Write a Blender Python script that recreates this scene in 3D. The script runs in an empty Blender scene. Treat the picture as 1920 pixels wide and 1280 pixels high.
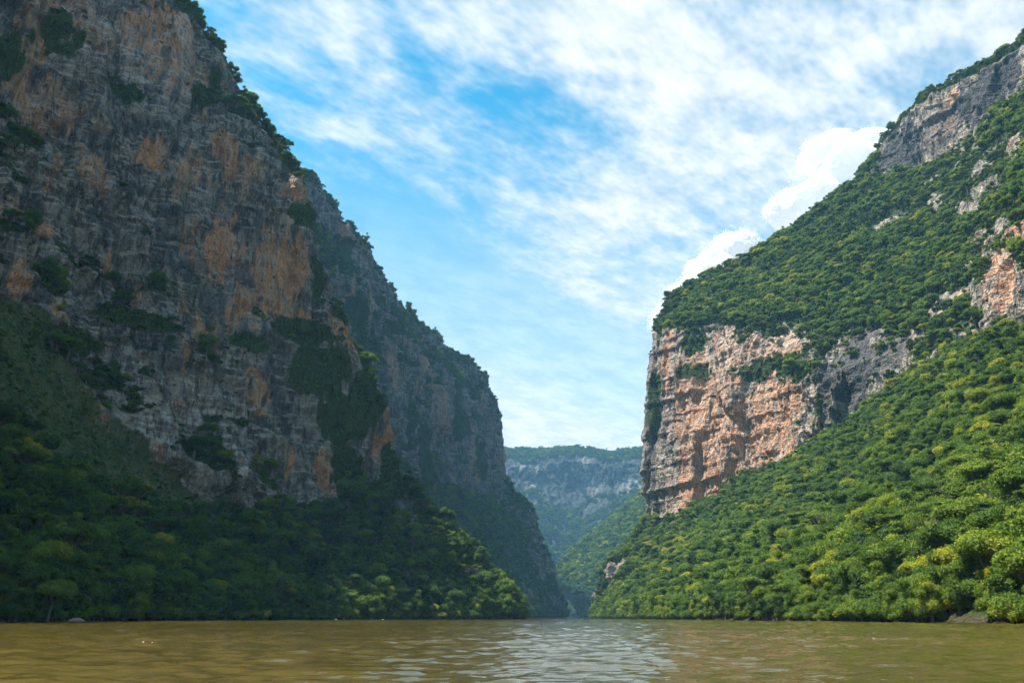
import bpy, math, random
import numpy as np
from mathutils import Vector

# ------------------------------------------------------------------ camera, sky, sun, exposure
scene = bpy.context.scene
R = math.radians
cam_data = bpy.data.cameras.new('camera')
cam_data.sensor_width = 36.0
cam_data.lens = 28.0
cam_data.clip_start = 0.5
cam_data.clip_end = 60000.0
cam = bpy.data.objects.new('camera', cam_data)
scene.collection.objects.link(cam)
cam.location = (0.0, 0.0, 1.25)
cam.rotation_euler = (R(90 + 19.05), 0.0, 0.0)
scene.camera = cam

SUN_EL, SUN_AZ = 65.5, -84.0          # azimuth from straight ahead (+Y), negative = left
sun_dir = Vector((math.sin(R(SUN_AZ)) * math.cos(R(SUN_EL)), math.cos(R(SUN_AZ)) * math.cos(R(SUN_EL)), math.sin(R(SUN_EL))))

world = bpy.data.worlds.new('World')
scene.world = world
world.use_nodes = True


class NT:
    """Small helper to write node trees."""
    def __init__(self, tree):
        self.t = tree
        tree.nodes.clear()

    def n(self, kind, **kw):
        node = self.t.nodes.new(kind)
        for k, v in kw.items():
            if k.startswith('i_'):
                key = k[2:].replace('_', ' ')
                self.set(node.inputs[key], v)
            elif k.startswith('x'):
                self.set(node.inputs[int(k[1:])], v)
            else:
                setattr(node, k, v)
        return node

    def set(self, sock, v):
        if isinstance(v, bpy.types.NodeSocket):
            self.t.links.new(v, sock)
        elif hasattr(sock, 'default_value'):
            sock.default_value = v

    def math(self, op, a, b=0.0, c=0.0, clamp=False):
        m = self.n('ShaderNodeMath', operation=op, use_clamp=clamp)
        self.set(m.inputs[0], a); self.set(m.inputs[1], b); self.set(m.inputs[2], c)
        return m.outputs[0]

    def vmath(self, op, a, b=(0, 0, 0)):
        m = self.n('ShaderNodeVectorMath', operation=op)
        self.set(m.inputs[0], a); self.set(m.inputs[1], b)
        return m.outputs[0]

    def mixc(self, f, a, b, mode='MIX'):
        m = self.n('ShaderNodeMix', data_type='RGBA', blend_type=mode)
        self.set(m.inputs[0], f); self.set(m.inputs[6], a); self.set(m.inputs[7], b)
        return m.outputs[2]

    def noise(self, vec, scale, detail=4.0, rough=0.55, dist=0.0):
        m = self.n('ShaderNodeTexNoise')
        self.set(m.inputs['Vector'], vec)
        m.inputs['Scale'].default_value = scale
        m.inputs['Detail'].default_value = detail
        m.inputs['Roughness'].default_value = rough
        m.inputs['Distortion'].default_value = dist
        return m.outputs['Fac']

    def ramp(self, f, lo, hi, a=0.0, b=1.0, smooth=True):
        m = self.n('ShaderNodeMapRange', clamp=True, interpolation_type='SMOOTHSTEP' if smooth else 'LINEAR')
        self.set(m.inputs[0], f)
        for i, v in enumerate((lo, hi, a, b)):
            self.set(m.inputs[i + 1], v)
        return m.outputs[0]


def c3(r, g, b):
    return (r, g, b, 1.0)


def build_world():
    g = NT(world.node_tree)
    sky = g.n('ShaderNodeTexSky', sky_type='NISHITA')
    sky.sun_disc = False
    sky.sun_elevation = R(SUN_EL)
    sky.sun_rotation = R(SUN_AZ)
    sky.altitude = 400.0
    sky.air_density = 1.0
    sky.dust_density = 0.6
    sky.ozone_density = 1.0
    tinted = g.mixc(1.0, sky.outputs[0], c3(*SKY_TINT), 'MULTIPLY')
    co = g.n('ShaderNodeTexCoord').outputs['Generated']
    sep = g.n('ShaderNodeSeparateXYZ', x0=co)
    zz = g.math('ADD', g.math('MAXIMUM', sep.outputs[2], 0.0), 0.10)
    u = g.math('DIVIDE', sep.outputs[0], zz)
    v = g.math('DIVIDE', sep.outputs[1], zz)
    flat = g.n('ShaderNodeCombineXYZ', x0=u, x1=v).outputs[0]
    rot = g.n('ShaderNodeMapping', x0=flat)
    rot.inputs['Location'].default_value = CLOUD_OFF
    rot.inputs['Rotation'].default_value = (0, 0, R(-45))
    st = g.n('ShaderNodeMapping', x0=rot.outputs[0])
    st.inputs['Scale'].default_value = (0.74, 1.26, 1)
    big = g.noise(st.outputs[0], 0.95, 1.0, 0.5)
    mid = g.noise(st.outputs[0], 2.6, 3.0, 0.62, 0.5)
    fine = g.noise(st.outputs[0], 9.5, 3.5, 0.70)
    s = g.math('MULTIPLY', big, 1.25)
    s = g.math('MULTIPLY_ADD', mid, 0.70, s)
    s = g.math('MULTIPLY_ADD', fine, 0.50, s)
    cov = g.ramp(s, CLOUD_LO, CLOUD_LO + 0.40)
    cov = g.math('MULTIPLY', cov, g.ramp(sep.outputs[2], 0.12, 0.42, 0.15, 1.0))
    # thin high veil which whitens the air towards the horizon
    low = g.ramp(sep.outputs[2], 0.14, 0.62, 1.0, 0.04)
    wisp = g.math('MULTIPLY', low, g.ramp(big, 0.25, 0.7, 0.8, 1.0))
    cov = g.math('SUBTRACT', 1.0, g.math('MULTIPLY', g.math('SUBTRACT', 1.0, g.math('MULTIPLY', cov, 0.93)), g.math('SUBTRACT', 1.0, wisp)))
    white = g.mixc(g.ramp(fine, 0.3, 0.7), c3(4.0, 4.4, 4.7), c3(5.5, 5.6, 5.7))
    colr = g.mixc(cov, tinted, white)
    bg = g.n('ShaderNodeBackground', i_Color=colr, i_Strength=SKY_STRENGTH)
    out = g.n('ShaderNodeOutputWorld')
    g.t.links.new(bg.outputs[0], out.inputs[0])


SKY_STRENGTH = 0.085
SKY_TINT = (0.07, 1.06, 1.14)
CLOUD_LO = 1.17
CLOUD_OFF = (21.0, 3.0, 0.0)
build_world()

sun_data = bpy.data.lights.new('sun', 'SUN')
sun_data.energy = 5.0
sun_data.angle = R(0.53)
sun_data.color = (1.0, 0.94, 0.84)
sun = bpy.data.objects.new('sun', sun_data)
scene.collection.objects.link(sun)
sun.rotation_euler = sun_dir.to_track_quat('Z', 'Y').to_euler()

scene.view_settings.view_transform = 'Standard'
scene.view_settings.look = 'None'
scene.view_settings.exposure = 1.3
scene.view_settings.gamma = 1.0
cy = scene.cycles
cy.max_bounces = 4
cy.diffuse_bounces = 2
cy.glossy_bounces = 2
cy.transmission_bounces = 3
cy.transparent_max_bounces = 4
cy.volume_bounces = 0
cy.caustics_reflective = False
cy.caustics_refractive = False
cy.use_adaptive_sampling = True
cy.adaptive_threshold = 0.025
cy.adaptive_min_samples = 24
world.cycles.sampling_method = 'MANUAL'
world.cycles.sample_map_resolution = 512
cy.sample_clamp_indirect = 4.0
cy.use_light_tree = False
cy.use_denoising = True
try:
    cy.denoiser = 'OPENIMAGEDENOISE'
    cy.denoising_input_passes = 'RGB_ALBEDO_NORMAL'
    cy.denoising_prefilter = 'ACCURATE'
except Exception:
    pass

# ------------------------------------------------------------------ control nets of the terrain (metres, river at z = 0)
NETS = {
 'A': [  # unseen rim raised to shade the left bank, lowered to light the spur
  [(-142, -266, -5), (-150, -260, 1), (-215, -255, 50), (-270, -250, 105), (-290, -250, 160), (-305, -250, 230), (-320, -250, 300), (-335, -250, 380), (-360, -250, 620), (-620, -250, 640), (-900, -250, -5)],
  [(-130, 64, -5), (-138, 70, 1), (-200, 100, 50), (-262, 165, 105), (-283, 185, 160), (-300, 195, 230), (-316, 200, 300), (-332, 207, 380), (-358, 215, 600), (-620, 220, 610), (-900, 220, -5)],
  [(-107.3, 184, -5), (-115.3, 190, 1), (-170.5, 262, 39.6), (-222, 330, 104.5), (-244.3, 345, 143.1), (-267, 352, 191.6), (-286.8, 357, 241.1), (-310.2, 362, 310.2), (-356, 392, 600), (-620, 480, 610), (-900, 500, -5)],
  [(-108.9, 274, -5), (-116.9, 280, 1), (-146.5, 325, 21.6), (-184.8, 385, 70.2), (-206.4, 398, 116.9), (-234.3, 402, 185.5), (-258.3, 402, 260.4), (-285.1, 402, 344.2), (-345, 430, 595), (-600, 560, 600), (-880, 600, -5)],
  [(-78.5, 374, -5), (-86.5, 380, 1), (-118.9, 402, 21.3), (-148.8, 420, 47.4), (-172.8, 432, 102.2), (-204.8, 436, 180.3), (-234.4, 438, 275.8), (-270.6, 440, 376.6), (-318, 470, 585), (-540, 640, 580), (-800, 760, -5)],
  [(-37.5, 444, -5), (-45.5, 450, 1), (-79.6, 458, 25.5), (-113.5, 468, 51.1), (-136.1, 474, 112), (-169.8, 472, 195.1), (-199.1, 470, 295.8), (-252.2, 466, 398.8), (-292, 492, 540), (-500, 690, 520), (-740, 860, -5)],
  [(-3.1, 494, -5), (-11.1, 500, 1), (-42.5, 508, 28.1), (-93, 518, 78.2), (-116.6, 510, 142), (-153.9, 494, 227.5), (-175.4, 484, 306.7), (-242.9, 474, 420), (-275, 500, 450), (-470, 720, 440), (-700, 900, -5)],
  [(17.2, 516, -5), (9.2, 522, 1), (-27.3, 528, 33.4), (-76.9, 534, 93), (-99, 528, 150.7), (-144.8, 508, 238), (-168, 498, 317.7), (-230.5, 488, 417.5), (-272, 512, 440), (-450, 740, 430), (-680, 920, -5)],
  [(8, 539, -5), (0, 545, 1), (-31, 545, 34.4), (-95, 556, 88), (-125, 556, 170), (-170, 545, 255), (-195, 538, 330), (-240, 530, 400), (-275, 540, 425), (-440, 760, 420), (-660, 930, -5)],
  [(-22, 604, -5), (-30, 610, 1), (-60, 615, 40), (-135, 620, 88), (-165, 620, 170), (-205, 610, 255), (-240, 605, 320), (-285, 600, 390), (-310, 600, 420), (-440, 780, 410), (-650, 940, -5)],
  [(-82, 684, -5), (-90, 690, 1), (-120, 690, 40), (-190, 690, 88), (-230, 690, 170), (-270, 690, 255), (-300, 690, 320), (-330, 690, 380), (-360, 690, 410), (-460, 800, 400), (-650, 950, -5)],
 ],
 'B': [
  [(-132.6, 772.2, -5), (-143, 780, 1), (-195, 780, 51.5), (-247, 780, 142.5), (-279.5, 780, 259.5), (-305.5, 780, 376.5), (-338, 780, 480.5), (-370.5, 780, 571.5), (-468, 832, 617), (-676, 988, 636.5), (-988, 1170, -5)],
  [(-41.6, 889.2, -5), (-52, 897, 1), (-117, 897, 64.5), (-188.5, 897, 168.5), (-221, 897, 279), (-247, 897, 389.5), (-270.4, 897, 474), (-296.9, 910, 561.3), (-370.5, 949, 600.1), (-624, 1118, 623.5), (-936, 1274, -5)],
  [(-9.1, 967.2, -5), (-19.5, 975, 1), (-84.5, 975, 64.5), (-162.5, 975, 168.5), (-205.5, 977.6, 306), (-240.4, 975, 412.5), (-267.7, 975, 486.8), (-264.8, 975, 560.7), (-338, 1027, 581.9), (-598, 1222, 610.5), (-910, 1378, -5)],
  [(10.4, 1032.2, -5), (0, 1040, 1), (-65, 1046.5, 71), (-151.6, 1053, 178.2), (-178.5, 1046.5, 304.6), (-201.5, 1042.6, 396.5), (-221.5, 1040, 460.3), (-244.3, 1040, 536.4), (-314.6, 1092, 552), (-559, 1300, 584.5), (-858, 1469, -5)],
  [(36.4, 1136.2, -5), (26, 1144, 1), (-26, 1144, 77.5), (-121.9, 1144, 178.2), (-146, 1144, 299.9), (-173.6, 1141.4, 390.8), (-200.6, 1138.8, 450.4), (-216.3, 1137.5, 512.4), (-292.5, 1183, 516.9), (-507, 1404, 545.5), (-780, 1586, -5)],
  [(52, 1240.2, -5), (41.6, 1248, 1), (-12.2, 1254.5, 117.9), (-91.7, 1254.5, 182.8), (-111.5, 1254.5, 293.4), (-135.6, 1250.6, 381.8), (-163.4, 1245.4, 435.5), (-173.4, 1241.5, 473.7), (-247, 1287, 490.9), (-442, 1495, 519.5), (-702, 1690, -5)],
  [(78, 1370.2, -5), (67.6, 1378, 1), (31.3, 1378, 111.8), (-40.6, 1358.5, 193.3), (-55.2, 1354.6, 288.5), (-70.1, 1352, 363.7), (-94.2, 1349.4, 406.9), (-108.9, 1345.5, 438.2), (-169, 1404, 454.5), (-351, 1612, 480.5), (-598, 1820, -5)],
  [(101.4, 1467.7, -5), (91, 1475.5, 1), (64.4, 1475.5, 62.6), (23.8, 1445.6, 177.3), (-23.7, 1417, 234.5), (-31.2, 1419.6, 346.7), (-44.5, 1424.8, 398.6), (-54.6, 1423.5, 421.8), (-114.4, 1469, 436.3), (-286, 1690, 461), (-520, 1898, -5)],
  [(106.6, 1513.2, -5), (96.2, 1521, 1), (73.6, 1508, 63.9), (50.6, 1482, 157.8), (-13.5, 1456, 215.8), (-15.6, 1448.2, 288.5), (-29.8, 1443, 367.6), (-52.4, 1445.6, 426.2), (-110.5, 1495, 433.7), (-260, 1729, 454.5), (-494, 1950, -5)],
  [(75.4, 1604.2, -5), (65, 1612, 1), (52, 1605.5, 64.5), (19.5, 1592.5, 152.9), (-45.5, 1579.5, 214), (-58.5, 1573, 285.5), (-78, 1566.5, 350.5), (-104, 1560, 409), (-143, 1573, 435), (-273, 1794, 454.5), (-494, 2028, -5)],
  [(-67.6, 1838.2, -5), (-78, 1846, 1), (-97.5, 1833, 64.5), (-123.5, 1820, 152.9), (-162.5, 1807, 214), (-188.5, 1807, 285.5), (-208, 1807, 350.5), (-234, 1807, 402.5), (-273, 1807, 428.5), (-390, 1924, 448), (-546, 2132, -5)],
 ],
 'D': [
  [(-567, 2006.1, -5), (-567, 2025, 1), (-648, 2430, 161.4), (-702, 2835, 336.9), (-729, 3105, 458.4), (-735.8, 3267, 593.4), (-742.5, 3402, 701.4), (-756, 3645, 735.1), (-756, 4320, 741.9)],
  [(-202.5, 2343.6, -5), (-202.5, 2362.5, 1), (-216, 2646, 161.4), (-198.3, 3037.5, 282.7), (-194.4, 3267, 430.3), (-204.5, 3402, 549), (-197.9, 3456, 648.2), (-197.2, 3645, 728.2), (-202.5, 4387.5, 755.4)],
  [(-27, 2478.6, -5), (-27, 2497.5, 1), (-17.6, 2727, 117.5), (-10, 3051, 284), (-10.9, 3294, 423.1), (-11.5, 3429, 553.3), (-11.7, 3483, 648.6), (0, 3672, 728.5), (0, 4455, 755.4)],
  [(81, 2546.1, -5), (81, 2565, 1), (88.3, 2754, 110.2), (110.6, 3078, 286.5), (120.6, 3321, 420), (126.8, 3456, 546.1), (129.5, 3496.5, 646.3), (137, 3685.5, 726.2), (135, 4455, 755.4)],
  [(162, 2627.1, -5), (162, 2646, 1), (154.8, 2848.5, 96.6), (194.3, 3145.5, 252.9), (222.5, 3375, 411.5), (243.9, 3483, 550.4), (255.6, 3510, 667.9), (275.3, 3699, 741.5), (256.5, 4455, 768.9)],
  [(222.8, 2627.1, -5), (222.8, 2646, 1), (206.1, 2808, 78.1), (255.3, 3145.5, 242.9), (299.7, 3375, 389.7), (324.9, 3483, 538.8), (331, 3510, 658.3), (350.2, 3699, 736.5), (351, 4455, 768.9)],
  [(297, 2546.1, -5), (297, 2565, 1), (276.1, 2781, 102.8), (337.1, 3051, 245.3), (391.2, 3294, 412.3), (422.7, 3429, 530.6), (431.7, 3469.5, 634.3), (464.3, 3658.5, 708.4), (445.5, 4455, 741.9)],
  [(391.5, 2478.6, -5), (391.5, 2497.5, 1), (353.4, 2754, 118.7), (422.6, 3010.5, 280.2), (481.5, 3240, 416.3), (518.4, 3375, 544.6), (531.2, 3429, 643.2), (569.7, 3631.5, 723), (580.5, 4455, 755.4)],
  [(567, 2411.1, -5), (567, 2430, 1), (453.7, 2713.5, 133.7), (544.1, 2970, 295.4), (614.2, 3199.5, 431.9), (655, 3321, 547.1), (671.5, 3375, 646.8), (714.7, 3577.5, 729.5), (810, 4387.5, 782.4)],
  [(945, 2208.6, -5), (945, 2227.5, 1), (999, 2497.5, 188.4), (1026, 2767.5, 350.4), (1053, 2970, 471.9), (1066.5, 3105, 593.4), (1080, 3213, 701.4), (1093.5, 3375, 755.4), (1215, 4185, 795.9)],
 ],
 'G': [
  [(259.2, 2556.9, -5), (270, 2565, 1), (337.5, 2565, 80.4), (405, 2565, 147.9), (459, 2565, 228.9), (540, 2565, 309.9), (702, 2565, 404.4), (1080, 2565, 444.9)],
  [(191.7, 2232.9, -5), (202.5, 2241, 1), (139.1, 2281.5, 95.9), (188.3, 2322, 175.4), (268.9, 2349, 234), (345.1, 2376, 301.1), (426.7, 2416.5, 374.4), (1080, 2430, 566.4)],
  [(164.7, 2043.9, -5), (175.5, 2052, 1), (101.5, 2106, 97.7), (173.9, 2160, 164.7), (247.6, 2200.5, 219.4), (328.3, 2241, 281.1), (413, 2295, 355.6), (1080, 2295, 579.9)],
  [(171.5, 1908.9, -5), (182.2, 1917, 1), (127.8, 1957.5, 72.8), (195.1, 2011.5, 130.9), (267.8, 2052, 191.6), (344.8, 2092.5, 255.9), (425, 2133, 309.6), (1026, 2160, 539.4)],
  [(205.2, 1773.9, -5), (216, 1782, 1), (174.7, 1822.5, 56.9), (242.2, 1876.5, 110.5), (312.1, 1917, 166.9), (386.2, 1957.5, 226.7), (473.4, 1984.5, 275), (972, 2025, 512.4)],
  [(340.2, 1679.4, -5), (351, 1687.5, 1), (405, 1687.5, 80.4), (459, 1701, 161.4), (513, 1714.5, 242.4), (580.5, 1728, 323.4), (675, 1755, 390.9), (945, 1890, 458.4)],
 ],
 'E': [
  [(292, 1224, -5), (300, 1230, 1), (330, 1225, 60), (350, 1215, 120), (362, 1210, 200), (370, 1205, 280), (380, 1200, 350), (400, 1200, 400), (430, 1200, 430), (460, 1200, 455), (520, 1210, 480), (800, 1250, 400), (1000, 1300, -5)],
  [(142, 1084, -5), (150, 1090, 1), (175, 1080, 60), (205, 1060, 120), (215, 1050, 200), (225, 1045, 270), (235, 1040, 330), (250, 1040, 372), (290, 1060, 410), (330, 1080, 440), (380, 1100, 465), (700, 1200, 420), (950, 1300, -5)],
  [(87.8, 1004, -5), (95.8, 1010, 1), (122.3, 985, 65), (168.1, 960, 114), (171.6, 960, 185.3), (176.5, 962, 252.5), (181.3, 965, 302), (186.7, 968, 338.9), (200.2, 985, 386), (208.9, 1000, 401.9), (250, 1060, 400), (600, 1180, 430), (900, 1300, -5)],
  [(89.1, 954, -5), (97.1, 960, 1), (132.1, 930, 58.5), (185.5, 905, 102.9), (189.4, 908, 169.2), (193.8, 912, 239.5), (194.1, 917, 287.1), (198.1, 922, 333.3), (219.8, 955, 378), (244, 990, 418), (300, 1080, 430), (600, 1200, 450), (900, 1320, -5)],
  [(90.5, 814, -5), (98.5, 820, 1), (164.9, 820, 62.1), (234.8, 820, 126.6), (242.2, 822, 175.8), (248.4, 825, 219.7), (254.8, 830, 260), (265.2, 845, 312), (295.7, 930, 382.6), (322.5, 1000, 458.7), (370, 1080, 480), (640, 1240, 480), (940, 1340, -5)],
  [(88, 684, -5), (96, 690, 1), (179.1, 705, 62.5), (278.4, 722, 138.8), (285.1, 725, 175.4), (293.1, 731, 213.3), (302.7, 742, 249.1), (319.6, 768, 289.6), (368.8, 860, 394.7), (429.7, 950, 526), (500, 1050, 550), (720, 1200, 540), (980, 1300, -5)],
  [(86.5, 604, -5), (94.5, 610, 1), (182.4, 635, 60.5), (293.2, 672, 152.4), (302, 678, 180.9), (314.4, 688, 215.9), (330.3, 705, 250), (353.1, 735, 291.3), (413.7, 820, 409.8), (471.2, 905, 540.1), (495.1, 906, 602.6), (720, 1100, 640), (980, 1250, -5)],
  [(84.2, 524, -5), (92.2, 530, 1), (184.8, 565, 57.7), (319.4, 618, 173.9), (328.6, 625, 196.3), (340.8, 638, 219.2), (356.4, 655, 244.8), (379, 682, 278.4), (443.7, 760, 386.2), (497.9, 845, 511.8), (522.7, 847, 612.5), (740, 1000, 650), (1000, 1150, -5)],
  [(81.7, 424, -5), (89.7, 430, 1), (187.2, 475, 54.9), (328.5, 545, 181.4), (335.8, 552, 194), (346.7, 562, 214.5), (363.3, 580, 237), (385.9, 606, 264.2), (452, 680, 368.4), (519.8, 765, 518.1), (542.4, 768, 601.6), (740, 900, 650), (1000, 1000, -5)],
  [(78.3, 304, -5), (86.3, 310, 1), (178.2, 365, 47.3), (313.3, 470, 165.5), (320.3, 474, 184.9), (330.9, 480, 213.4), (342.8, 488, 242.6), (359.4, 502, 274.6), (435.5, 580, 364.6), (520.1, 675, 498), (541.1, 678, 567.2), (740, 780, 640), (1000, 850, -5)],
  [(77.4, 219, -5), (85.4, 225, 1), (171, 290, 41.7), (304.4, 405, 142.8), (315.5, 410, 169.7), (327.9, 416, 198.6), (341.5, 424, 226.8), (363.1, 440, 257.8), (443, 515, 351.7), (523.7, 590, 469.4), (545.6, 594, 538), (740, 680, 640), (1000, 720, -5)],
  [(79.1, 162, -5), (87.1, 168, 1), (164, 225, 38.7), (295, 320, 113.2), (310, 320, 200), (318, 320, 240), (330, 322, 280), (345, 325, 315), (410, 370, 365), (480, 420, 430), (530, 430, 520), (740, 470, 600), (1000, 500, -5)],
  [(80.5, 134, -5), (88.5, 140, 1), (150, 160, 45), (230, 200, 110), (260, 200, 165), (280, 200, 215), (300, 200, 260), (320, 200, 300), (390, 220, 350), (460, 240, 420), (520, 245, 510), (740, 250, 580), (1000, 260, -5)],
  [(87, 34, -5), (95, 40, 1), (150, 30, 45), (230, 30, 110), (260, 30, 165), (280, 30, 215), (300, 30, 260), (320, 30, 300), (390, 30, 350), (460, 30, 420), (520, 30, 510), (740, 30, 580), (1000, 30, -5)],
  [(102, -256, -5), (110, -250, 1), (160, -250, 45), (240, -250, 110), (270, -250, 165), (290, -250, 215), (310, -250, 260), (330, -250, 300), (390, -250, 350), (460, -250, 420), (520, -250, 510), (740, -250, 580), (1000, -250, -5)],
 ],
}

# forest planting: terrain -> (tries, spacing m, crown radius from, to, kind of spot, base tint)
FOREST = {
    'A': [(80000, 5.4, 2.6, 6.0, 'tree', 0.44), (60000, 3.8, 1.2, 2.6, 'ledge', 0.34), (60000, 3.2, 0.5, 1.3, 'low', 0.36), (30000, 3.6, 2.2, 4.0, 'shore', 0.48)],
    'B': [(80000, 7.4, 3.8, 7.0, 'tree', 0.36), (70000, 5.4, 1.8, 3.8, 'ledge', 0.33), (3000, 5.0, 2.4, 5.4, 'shore', 0.36)],
    'E': [(220000, 5.0, 2.4, 6.2, 'tree', 0.54), (130000, 4.0, 1.3, 3.0, 'ledge', 0.48), (40000, 3.6, 0.6, 1.4, 'low', 0.45), (50000, 3.4, 2.2, 4.2, 'shore', 0.56)],
    'D': [(110000, 12.0, 6.0, 10.0, 'tree', 0.32), (40000, 12.0, 4.5, 8.0, 'ledge', 0.30)],
    'G': [(40000, 11, 5.5, 9.5, 'tree', 0.52), (30000, 9, 4, 6.5, 'ledge', 0.48), (4000, 9, 4, 7, 'shore', 0.46)],
}

CLOUDS = [
    ('bright puffy white cloud rising just above the right ridge', [(2495, 9000, 3970, 306), (2751, 9000, 4259, 221), (2282, 9000, 3757, 228), (2964, 9200, 4518, 143), (2081, 9000, 3687, 167), (2889, 9000, 3970, 275), (2665, 9000, 4406, 125)], 3),
    ('large white cloud bank behind the upper right ridge', [(4575, 9500, 5694, 482), (4280, 9500, 5944, 305), (4880, 9600, 6007, 372), (3782, 9500, 5124, 322), (4149, 9500, 5204, 388), (5040, 9600, 6092, 333), (3599, 9500, 5084, 183), (4491, 9500, 6156, 212), (4661, 9500, 5284, 475)], 9),
    ('small white cloud peeping out left of the right cliff top', [(1790, 9000, 3395, 92), (1886, 9000, 3478, 105), (1772, 9000, 3313, 65)], 14),
]
AFLOAT = [
    (-23.6, 41.1, 0.07, 0.03, 'larger white scrap floating near the left edge of the river'),
    (-24.3, 41.9, 0.04, 0.02, 'tiny white scrap floating left of the larger one'),
    (-18.9, 43.6, 0.08, 0.03, 'pale scrap floating on the left half of the river'),
    (-18.1, 42.8, 0.04, 0.02, 'tiny pale scrap beside another on the left river'),
    (42.8, 86.2, 0.12, 0.06, 'small white scrap floating on the right half of the river'),
    (-78.0, 374.0, 0.5, 0.35, 'pale tuft afloat close to the left bank'),
    (-60.0, 392.0, 0.4, 0.15, 'white speck afloat below the middle of the left cliff'),
]
BOULDERS = [
    (93.5, 152.0, 1.5, 1.3, 'largest brown boulder at the right waterline near the photo edge'),
    (95.5, 149.5, 0.9, 0.7, 'small brown boulder right of the largest one on the right bank'),
    (91.5, 157.5, 1.1, 0.6, 'low brown boulder left of the largest one on the right bank'),
    (92.0, 262.0, 1.6, 0.9, 'lone pinkish boulder at the right waterline under dark overhanging trees'),
    (89.0, 172.0, 1.8, 0.4, 'flat pale stone at the right waterline below the golden tree'),
    (-107.0, 207.0, 2.0, 0.8, 'low grey boulder at the left waterline beneath the pale feathery tree'),
]

# ------------------------------------------------------------------ numpy noise
from concurrent.futures import ThreadPoolExecutor
POOL = ThreadPoolExecutor(4)
G12 = np.array([(1, 1, 0), (-1, 1, 0), (1, -1, 0), (-1, -1, 0), (1, 0, 1), (-1, 0, 1), (1, 0, -1), (-1, 0, -1),
                (0, 1, 1), (0, -1, 1), (0, 1, -1), (0, -1, -1), (1, 1, 0), (-1, 1, 0), (0, -1, 1), (0, -1, -1)], dtype=np.float32)


def hash3(ix, iy, iz, seed):
    h = (ix.astype(np.uint32) * np.uint32(374761393) + iy.astype(np.uint32) * np.uint32(668265263)
         + iz.astype(np.uint32) * np.uint32(2147483647) + np.uint32(seed * 974711 % 4294967295))
    h = (h ^ (h >> np.uint32(13))) * np.uint32(1274126177)
    h = (h ^ (h >> np.uint32(16))) * np.uint32(2246822519)
    return h ^ (h >> np.uint32(15))


def gnoise(p, seed=0):
    """Gradient noise of points (n,3), about -1..1 (in chunks, on several threads)."""
    if len(p) < 30000:
        return gnoise1(p, seed)
    parts = [p[i:i + 24000] for i in range(0, len(p), 24000)]
    return np.concatenate(list(POOL.map(lambda c: gnoise1(c, seed), parts)))


def gnoise1(p, seed):
    p = p.astype(np.float32)
    i = np.floor(p)
    f = p - i
    i = i.astype(np.int32)
    w = f * f * f * (f * (f * 6 - 15) + 10)
    res = np.zeros(len(p), np.float32)
    for dx in (0, 1):
        wx = w[:, 0] if dx else 1 - w[:, 0]
        for dy in (0, 1):
            wy = w[:, 1] if dy else 1 - w[:, 1]
            for dz in (0, 1):
                wz = w[:, 2] if dz else 1 - w[:, 2]
                g = G12[hash3(i[:, 0] + dx, i[:, 1] + dy, i[:, 2] + dz, seed) & 15]
                d = g[:, 0] * (f[:, 0] - dx) + g[:, 1] * (f[:, 1] - dy) + g[:, 2] * (f[:, 2] - dz)
                res += wx * wy * wz * d
    return res


def slabs1(q, seed):
    q = q.astype(np.float32)
    i = np.floor(q).astype(np.int32)
    f1 = np.full(len(q), 9.0, np.float32); f2 = f1.copy(); rid = np.zeros(len(q), np.float32)
    for dx in (-1, 0, 1):
        for dy in (-1, 0, 1):
            for dz in (-1, 0, 1):
                h = hash3(i[:, 0] + dx, i[:, 1] + dy, i[:, 2] + dz, seed)
                cx = i[:, 0] + dx + (h & 255) / np.float32(255)
                cy_ = i[:, 1] + dy + ((h >> 8) & 255) / np.float32(255)
                cz = i[:, 2] + dz + ((h >> 16) & 255) / np.float32(255)
                d = (q[:, 0] - cx) ** 2 + (q[:, 1] - cy_) ** 2 + (q[:, 2] - cz) ** 2
                near = d < f1
                f2 = np.where(near, f1, np.minimum(f2, d))
                rid = np.where(near, (h >> 24) / np.float32(255), rid)
                f1 = np.where(near, d, f1)
    return np.stack([np.sqrt(f2) - np.sqrt(f1), rid])


def slabs(p, scale, seed):
    """Joint-bounded rock slabs: (distance to the joint, a random value per slab)."""
    q = p / np.array(scale, dtype=np.float32)
    parts = [q[i:i + 16000] for i in range(0, len(q), 16000)]
    return np.concatenate(list(POOL.map(lambda c: slabs1(c, seed), parts)), axis=1)


def fbm(p, scale, octv=4, seed=0, gain=0.5, ridged=False):
    q = p / np.array(scale, dtype=np.float32) + 37.7 * (seed % 13)
    a, s, tot = 1.0, np.zeros(len(p), np.float32), 0.0
    for o in range(octv):
        v = gnoise(q, seed * 31 + o)
        if ridged:
            v = 1.0 - 2.2 * np.abs(v)
        s += a * v
        tot += a
        a *= gain
        q = q * 2.03 + 11.3
    return s / tot


def sstep(lo, hi, x):
    t = np.clip((x - lo) / (hi - lo), 0, 1)
    return t * t * (3 - 2 * t)


def blur_axis(a, sig, axis):
    if sig <= 0:
        return a
    r = int(sig * 2.5) + 1
    k = np.exp(-0.5 * (np.arange(-r, r + 1) / sig) ** 2)
    k /= k.sum()
    pad = [(0, 0)] * a.ndim
    pad[axis] = (r, r)
    b = np.pad(a, pad, mode='edge')
    out = np.zeros_like(a)
    n = a.shape[axis]
    for j, w in enumerate(k):
        sl = [slice(None)] * a.ndim
        sl[axis] = slice(j, j + n)
        out += w * b[tuple(sl)]
    return out


def blur(a, sig):
    return blur_axis(blur_axis(a, sig, 0), sig, 1)


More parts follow.
